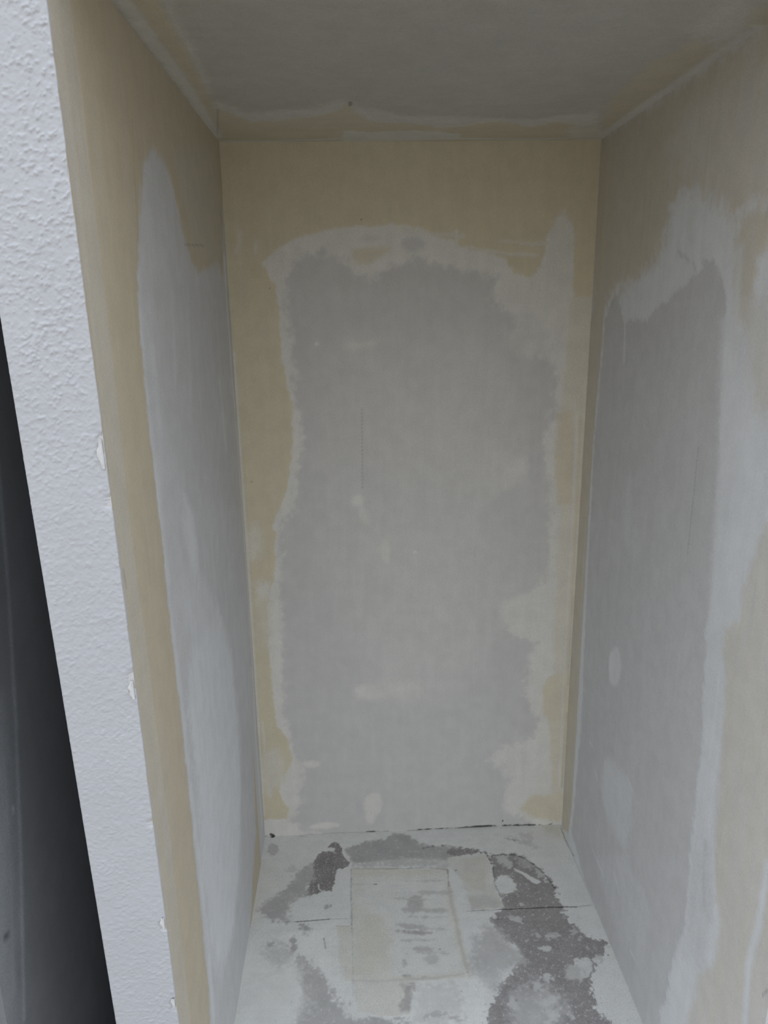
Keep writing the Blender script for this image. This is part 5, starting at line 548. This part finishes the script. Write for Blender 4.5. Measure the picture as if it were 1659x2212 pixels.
  ('l','P',1,0.003,0.001,1.0,[(0.288,-0.098),(0.2974,-0.1211),(0.3135,-0.1443)],None,0.003),
  ('l','D',0,0.003,0.001,1.0,[(0.288,-0.098),(0.2974,-0.1211),(0.3135,-0.1443)],None,0.003),
  ('l','D',0,0.002,0.001,1.0,[(0.2083,-0.2468),(0.21,-0.267),(0.2213,-0.279)],None,0.002),
  ('p','L',0.6,0.0015,0.001,1.0,[(0.663,-0.6161),(0.6627,-0.617),(0.6621,-0.6178),(0.6614,-0.6183),(0.6605,-0.6184),(0.6597,-0.6182),(0.6591,-0.6176),(0.6587,-0.6168),(0.6587,-0.6158),(0.659,-0.6149),(0.6596,-0.6141),(0.6604,-0.6136),(0.6613,-0.6135),(0.6621,-0.6137),(0.6627,-0.6143),(0.663,-0.6151)],None),
  ('p','L',0.6,0.0015,0.001,1.0,[(0.5913,-0.531),(0.591,-0.532),(0.5904,-0.5329),(0.5896,-0.5334),(0.5887,-0.5335),(0.5879,-0.5333),(0.5872,-0.5327),(0.5868,-0.5318),(0.5868,-0.5307),(0.5871,-0.5297),(0.5877,-0.5289),(0.5885,-0.5284),(0.5893,-0.5282),(0.5902,-0.5285),(0.5908,-0.5291),(0.5912,-0.53)],None),
  ('p','L',0.6,0.0015,0.001,1.0,[(0.6855,-0.2105),(0.6852,-0.2118),(0.6845,-0.2129),(0.6835,-0.2136),(0.6825,-0.2138),(0.6816,-0.2135),(0.6808,-0.2127),(0.6804,-0.2115),(0.6804,-0.2102),(0.6808,-0.2089),(0.6815,-0.2078),(0.6824,-0.2071),(0.6835,-0.2069),(0.6844,-0.2072),(0.6851,-0.208),(0.6855,-0.2091)],None),
  ('p','L',0.6,0.0015,0.001,1.0,[(0.7887,-0.4277),(0.7883,-0.4288),(0.7876,-0.4297),(0.7868,-0.4303),(0.7858,-0.4304),(0.785,-0.4302),(0.7843,-0.4295),(0.784,-0.4285),(0.784,-0.4274),(0.7844,-0.4263),(0.7851,-0.4254),(0.786,-0.4248),(0.7869,-0.4246),(0.7878,-0.4249),(0.7884,-0.4255),(0.7888,-0.4265)],None),
  ('p','L',0.6,0.0015,0.001,1.0,[(0.8675,-0.4414),(0.867,-0.4425),(0.8663,-0.4434),(0.8654,-0.444),(0.8645,-0.4441),(0.8636,-0.4438),(0.863,-0.4432),(0.8627,-0.4422),(0.8628,-0.4411),(0.8632,-0.44),(0.8639,-0.4391),(0.8648,-0.4385),(0.8658,-0.4383),(0.8666,-0.4386),(0.8672,-0.4393),(0.8675,-0.4402)],None),
  ('p','L',0.6,0.0015,0.001,1.0,[(0.9022,-0.6449),(0.9018,-0.6458),(0.9011,-0.6466),(0.9003,-0.6471),(0.8994,-0.6472),(0.8986,-0.647),(0.8981,-0.6464),(0.8978,-0.6456),(0.8979,-0.6447),(0.8983,-0.6438),(0.899,-0.643),(0.8998,-0.6425),(0.9007,-0.6424),(0.9015,-0.6426),(0.902,-0.6432),(0.9023,-0.644)],None),
 ],
 'recess': [
  ('fill','P',0.0),
  ('l','P',0.6,0.01,0.002,1.0,[(-0.9314,1.693),(-0.9846,1.3454),(-1.0324,1.1152),(-1.0972,0.851),(-1.1796,0.5582)],None,0.004),
  ('l','P',0.35,0.008,0.002,1.0,[(-1.096,1.0761),(-1.133,0.8818),(-1.1983,0.6362)],None,0.003),
  ('p','P',1,0.006,0.001,1.0,[(-1.0905,0.9633),(-1.0916,0.961),(-1.093,0.9594),(-1.0945,0.9587),(-1.0958,0.9592),(-1.0969,0.9606),(-1.0974,0.9628),(-1.0974,0.9655),(-1.0968,0.9681),(-1.0958,0.9705),(-1.0944,0.9721),(-1.0929,0.9727),(-1.0915,0.9723),(-1.0905,0.9709),(-1.0899,0.9687),(-1.0899,0.966)],None),
  ('p','L',0.7,0.008,0.002,1.0,[(-1.1805,0.7531),(-1.1845,0.7539),(-1.1887,0.7558),(-1.1925,0.7585),(-1.1953,0.7617),(-1.1967,0.7648),(-1.1964,0.7673),(-1.1946,0.769),(-1.1915,0.7695),(-1.1875,0.7688),(-1.1833,0.767),(-1.1794,0.7643),(-1.1766,0.7611),(-1.1752,0.7579),(-1.1754,0.7553),(-1.1773,0.7536)],None),
  ('p','P',0.4,0.03,0.03,1.0,[(-1.1532,0.8787),(-1.1591,0.8642),(-1.1658,0.8535),(-1.1724,0.8483),(-1.1777,0.8493),(-1.1811,0.8563),(-1.1819,0.8682),(-1.1802,0.8831),(-1.1762,0.8988),(-1.1704,0.9131),(-1.1638,0.9237),(-1.1572,0.9292),(-1.1518,0.9285),(-1.1483,0.9217),(-1.1474,0.9099),(-1.1491,0.8947)],None),
  ('p','P',0.35,0.06,0.02,1.0,[(-1.1166,1.222),(-1.0556,1.1879),(-1.1392,0.8454),(-1.235,0.5127),(-1.314,0.6148)],None),
 ],
}

PART_LABELS = {'joint_compound_band': 'band of dried tan joint compound', 'compound_dab': 'pale dab of filler',
    'bare_paper_spot': 'bare grey drywall paper left uncovered', 'settling_crack': 'thin dark crack along the floor', 'paper_tape': 'pale strip of joint tape in the corner',
    'corner_bead_strip': 'light brown strip over the corner bead', 'corner_bead_ridge': 'pale ridge of the corner bead', 'pale_streak': 'broad pale streak',
    'torn_paper_patch': 'dark torn grey paper', 'taped_floor_patch': 'beige plastered patch', 'plaster_scrap': 'pale scrap of plaster', 'board_joint': 'dark open joint between boards'}
CH = {'T': 0, 'P': 1, 'D': 2, 'L': 3}

def surface(name, key, nu, nv, uvfun, posfun, normal, mat, back, seed, flip=False, streak=(0.02, 0.35), relief=1.0, rs=1.0):
    """a dense sheet of wall surface with real relief; regions with their own look become child parts"""
    ns = Noise(seed)
    a, c = np.meshgrid(np.linspace(0, 1, nu + 1), np.linspace(0, 1, nv + 1), indexing='ij')
    u, v = uvfun(a, c)
    lay = np.zeros((4,) + u.shape)
    cu = (u[:-1, :-1] + u[1:, 1:]) / 2; cv = (v[:-1, :-1] + v[1:, 1:]) / 2
    pid = np.zeros(cu.shape, int); pnames = [None]
    rag1 = ns.fbm(u, v, 0.016 * rs, 3) * 1.3; rag2 = ns.fbm(u + 5, v + 9, 0.05 * rs, 2)
    rag = (0.65 * rag1 + 0.6 * rag2) * (1.9 if rs < 1 else 1.0)
    for op in OPS[key]:
        if op[0] == 'fill': lay[CH[op[1]]][:] = op[2]; continue
        pts = op[2] if op[0] == 'part' else op[6]
        if op[0] == 'part': fe, rg = 0.001, 0.0
        else: fe, rg = op[3], op[4]
        A = np.array(pts); mg = fe + rg + 0.01 + (op[8] if op[0] == 'l' else 0)
        lo, hi = A.min(0) - mg, A.max(0) + mg
        sel = (u >= lo[0]) & (u <= hi[0]) & (v >= lo[1]) & (v <= hi[1])
        if not sel.any(): continue
        uu, vv = u[sel], v[sel]
        sd = sd_line(uu, vv, pts, op[8]) if op[0] == 'l' else sd_poly(uu, vv, pts)
        if op[0] == 'part':
            mk = (sd > 0).astype(float)
        else:
            mk = sstep(-fe, fe, sd + rg * rag[sel])
            L = lay[CH[op[1]]]; L[sel] = L[sel] * (1 - mk) + op[2] * mk
        part = op[1] if op[0] == 'part' else op[7]
        if part:
            full = np.zeros(u.shape); full[sel] = mk
            cm = (full[:-1, :-1] + full[1:, :-1] + full[:-1, 1:] + full[1:, 1:]) / 4 > (0.3 if op[0] == 'l' else 0.5)
            if cm.sum() >= 8:
                pnames.append(part); pid[cm] = len(pnames) - 1
    # trowel streaks inside the compound
    st = ns(u, v, *streak) + 0.6 * ns(u + 3, v, streak[0] * 0.4, streak[1])
    T, P, D, L = lay
    T[:] = np.clip(T + st * 0.15 * T, 0, 1)
    P[:] = np.clip(P + st * 0.16 * (0.2 + P) + ns.fbm(u, v, 0.18, 3) * 0.12, 0, 1)
    edge = np.minimum(np.minimum(a * nu, (1 - a) * nu), np.minimum(c * nv, (1 - c) * nv))
    h = relief * (0.0012 * T + 0.0006 * P - 0.0007 * D + 0.00025 * st * (T + P)) + 0.0004 * ns.fbm(u, v, 0.25, 2)
    h = h - 0.0022 * L * np.clip(edge / 3, 0, 1)
    X = posfun(u, v, a, c) + np.array(normal) * h[..., None]
    idx = np.arange((nu + 1) * (nv + 1)).reshape(nu + 1, nv + 1)
    F = np.stack([idx[:-1, :-1], idx[1:, :-1], idx[1:, 1:], idx[:-1, 1:]], -1).reshape(-1, 4)
    if flip: F = F[:, ::-1]
    V = X.reshape(-1, 3); MK = lay.transpose(1, 2, 0).reshape(-1, 4); pf = pid.reshape(-1)
    def cut(fs, extra=False):
        f = F[fs]; uq, inv = np.unique(f, return_inverse=True)
        return V[uq], inv.reshape(-1, 4), MK[uq]
    vb, fb, mb = cut(pf == 0)
    # body of the wall behind the face: an outset rim and a back plane
    loop = np.concatenate([idx[:, 0], idx[-1, 1:], idx[-2::-1, -1], idx[0, -2:0:-1]])
    rim = V[loop]; rb = rim + np.array(back); n = len(loop); o = len(vb)
    bv = np.concatenate([vb, rim, rb]); ii = np.arange(n); jj = (ii + 1) % n
    rf = np.stack([o + ii, o + n + ii, o + n + jj, o + jj], -1)
    k0, k1, k2, k3 = 0, nu, nu + nv, 2 * nu + nv
    bf = np.array([[o + n + k0, o + n + k1, o + n + k2, o + n + k3]])
    if not flip: rf = rf[:, ::-1]
    bmk = np.concatenate([mb, np.zeros((2 * n, 4))])
    base = mesh_object(name, bv, np.concatenate([fb, rf, bf]), mat, masks=bmk)
    out = []
    for k in range(1, len(pnames)):
        fs = pf == k
        if fs.sum() < 8: continue
        pv, pfc, pm = cut(fs)
        po = mesh_object(pnames[k], pv, pfc, mat, parent=base, masks=pm)
        if pnames[k] in PART_LABELS: po['label'] = PART_LABELS[pnames[k]]
        out.append(po)
    return base, out

# ------------------------------------------------------------------ the niche
def front_y(z): return -1.178 - 0.039 * z
G = 0.004
nW, nH, nD = int(W / G), int(H / G), int(NICHE_D / G)
o, _ = surface('wall_back', 'back', nW, nH, lambda a, c: (a * W, c * H), lambda u, v, a, c: np.stack([u, 0 * u, v], -1), (0, -1, 0), M_wall, (0, 0.10, 0), 3)
tag(o, 'grey drywall back wall of the niche with tan joint compound around its edges', 'wall', 'structure')
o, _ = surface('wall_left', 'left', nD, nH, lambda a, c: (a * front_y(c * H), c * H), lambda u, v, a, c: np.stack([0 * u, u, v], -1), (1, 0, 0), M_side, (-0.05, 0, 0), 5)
tag(o, 'left side wall of the niche, tan compound strip beside the white partition end', 'wall', 'structure')
o, _ = surface('wall_right', 'right', nD, nH, lambda a, c: (-a * NICHE_D, c * H), lambda u, v, a, c: np.stack([0 * u + W, u, v], -1), (-1, 0, 0), M_side, (0.10, 0, 0), 8, flip=True)
tag(o, 'right side wall of the niche with bluish bare drywall between tan compound bands', 'wall', 'structure')
o, _ = surface('ceiling', 'ceil', nW, nD, lambda a, c: (a * W, -c * NICHE_D), lambda u, v, a, c: np.stack([u, v, 0 * u + H], -1), (0, 0, -1), M_flat, (0, 0, 0.12), 11, streak=(0.35, 0.02))
tag(o, 'shadowed grey drywall ceiling of the niche with taped edges', 'ceiling', 'structure')
G2 = 0.0028
o, parts = surface('floor', 'floor', int(W / G2), int(NICHE_D / G2), lambda a, c: (a * W, -c * NICHE_D), lambda u, v, a, c: np.stack([u, v, 0 * u], -1), (0, 0, 1), M_floor, (0, 0, -0.10), 14, flip=True, streak=(0.25, 0.012), rs=0.55)
tag(o, 'rough niche floor smeared with white plaster over torn grey paper', 'floor', 'structure')

# ------------------------------------------------------------------ white textured partition end
TH = 0.119
def partition_end():
    ns = Noise(21); nu, nv = 84, 1600; ztop = 2.7
    a, c = np.meshgrid(np.linspace(0, 1, nu + 1), np.linspace(0, 1, nv + 1), indexing='ij')
    z = c * ztop; x = -TH + a * (TH + 0.0015)
    y = front_y(z) - 0.0015
    # knocked-down spatter: raised flattened lumps
    s = ns.fbm(x * 1.0 - z * 0.35, z * 1.25, 0.0058, 3) + 0.35 * ns.fbm(x + 2, z + 4, 0.022, 2)
    dens = 0.55 + 0.9 * np.clip(ns(x, z, 0.12, 0.3) + 0.3, 0, 1) * sstep(-0.1, 0.6, a)
    top = sstep(1.0, 2.2, z)
    relief = 0.0012 * sstep(0.02, 0.6, s) * dens * (0.5 + 0.8 * top) + 0.0005 * ns.fbm(x, z, 0.006, 2)
    y = y - relief
    # chips broken out of the right-hand arris, and a slightly wavy edge
    wob = 0.0012 * ns(z * 0 + 0.3, z, 1, 0.05) + 0.0008 * ns(z * 0 + 0.7, z, 1, 0.012)
    chip = np.zeros_like(z)
    for zc, hgt, dp in CHIPS:
        chip = np.maximum(chip, dp * np.clip(1 - np.abs((z - zc) / hgt) ** 1.5, 0, 1) * (0.6 + 0.8 * np.abs(ns(z * 0, z, 1, 0.006) * 2)))
    near = sstep(0.9, 1.0, a)
    x = x + wob * near - chip * near
    y = y + chip * 0.8 * sstep(0.86, 1.0, a)
    # eased left arris
    r = 0.005; d = a * TH
    y = y + np.where(d < r, r - np.sqrt(np.maximum(r * r - (r - d) ** 2, 0)), 0)
    X = np.stack([x, y, z], -1)
    idx = np.arange((nu + 1) * (nv + 1)).reshape(nu + 1, nv + 1)
    F = np.stack([idx[:-1, :-1], idx[1:, :-1], idx[1:, 1:], idx[:-1, 1:]], -1).reshape(-1, 4)
    V = X.reshape(-1, 3); n0 = len(V)
    # left side and return along the niche (paint wraps 6 mm round the corner)
    L = X[0]; Lb = L.copy(); Lb[:, 1] = 0.0
    Rr = X[-1]; Rb = Rr.copy(); Rb[:, 1] = front_y(Rb[:, 2]) + 0.006; Rb[:, 0] = np.minimum(Rb[:, 0], 0.0008)
    k = nv + 1; i = np.arange(nv)
    V = np.concatenate([V, Lb, Rb])
    li = idx[0]; ri = idx[-1]
    F2 = np.stack([n0 + i, li[i], li[i + 1], n0 + i + 1], -1)
    F3 = np.stack([ri[i], n0 + k + i, n0 + k + i + 1, ri[i + 1]], -1)
    return mesh_object('wall_partition', V, np.concatenate([F, F2, F3]), M_white)
CHIPS = [(1.690, 0.020, 0.004), (1.600, 0.014, 0.003), (1.30, 0.022, 0.005), (0.792, 0.014, 0.006), (0.60, 0.018, 0.005), (1.02, 0.01, 0.002), (2.05, 0.012, 0.002)]
part_end = partition_end()
tag(part_end, 'white painted end of the partition wall with orange-peel texture and chipped edge', 'wall', 'structure')

def flake(z, w, h, seed):
    """curled flake of paint and plaster standing off the chipped arris"""
    rs = np.random.RandomState(seed); n, mth_ = 7, 9
    V = []; F = []
    for side in (0, 1):
        for i in range(mth_):
            t = i / (mth_ - 1)
            ww = w * (0.1 + 0.9 * math.sin(math.pi * min(1, t * 1.05))) * (0.35 + 0.8 * rs.rand())
            zz = z + h * (t - 0.5)
            for j in range(n):
                q = j / (n - 1)
                x = -0.0045 - ww * (1 - q) + 0.004 * q
                yy = front_y(zz) - 0.0022 - 0.0022 * (1 - (2 * q - 1) ** 2) - 0.0014 * rs.rand() + side * 0.0012
                V.append((x, yy, zz))
    def ix(s, i, j): return s * n * mth_ + i * n + j
    for i in range(mth_ - 1):
        for j in range(n - 1):
            F.append((ix(0, i, j), ix(0, i, j + 1), ix(0, i + 1, j + 1), ix(0, i + 1, j)))
            F.append((ix(1, i, j), ix(1, i + 1, j), ix(1, i + 1, j + 1), ix(1, i, j + 1)))
    for i in range(mth_ - 1):
        F.append((ix(0, i, 0), ix(0, i + 1, 0), ix(1, i + 1, 0), ix(1, i, 0)))
        F.append((ix(0, i, n - 1), ix(1, i, n - 1), ix(1, i + 1, n - 1), ix(0, i + 1, n - 1)))
    return mesh_object('paint_flake', V, F, M_chip, parent=part_end)
flake(1.675, 0.005, 0.045, 1); flake(1.283, 0.006, 0.034, 2); flake(0.800, 0.005, 0.026, 3); flake(0.607, 0.005, 0.022, 4)

HT = 2.7
# ------------------------------------------------------------------ recess left of the partition, its shade put into the dark grey
RX = -0.30
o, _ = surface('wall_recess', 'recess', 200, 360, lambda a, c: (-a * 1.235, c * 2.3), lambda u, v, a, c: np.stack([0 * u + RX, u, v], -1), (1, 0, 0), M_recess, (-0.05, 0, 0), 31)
tag(o, 'grey wall with painted-in shade in the recess left of the white partition', 'wall', 'structure')
o = box_mesh('wall_recess_back', (RX, 0.0, 0), (-0.05, 0.1, 2.3), M_recess); tag(o, 'shade-tinted end wall deep inside the recess', 'wall', 'structure')
o = box_mesh('ceiling_recess', (RX - 0.05, -1.235, 2.3), (-TH, 0.0, HT), M_recess); tag(o, 'shade-tinted ceiling over the narrow recess', 'ceiling', 'structure')
o = box_mesh('floor_recess', (RX - 0.05, -1.235, -0.1), (-TH, 0.0, 0.0), M_recess); tag(o, 'shade-tinted floor of the narrow recess', 'floor', 'structure')

# ------------------------------------------------------------------ the room the camera stands in
o = box_mesh('floor_room', (-6, -9, -0.1), (7, -NICHE_D, 0.0), M_roomfloor); tag(o, 'bare brown subfloor in front of the niche', 'floor', 'structure')
o = box_mesh('wall_front_right', (W + 0.10, -NICHE_D, 0), (3.0, -NICHE_D + 0.1, HT), M_room); tag(o, 'painted room wall right of the niche opening', 'wall', 'structure')
o = box_mesh('wall_front_left', (-3.0, -1.24, 0), (RX - 0.05, -1.14, HT), M_room); tag(o, 'painted room wall left of the dark recess', 'wall', 'structure')
o = box_mesh('wall_header', (0.0, -NICHE_D, H), (W + 0.10, -NICHE_D + 0.1, HT), M_room); tag(o, 'painted header above the niche opening', 'wall', 'structure')
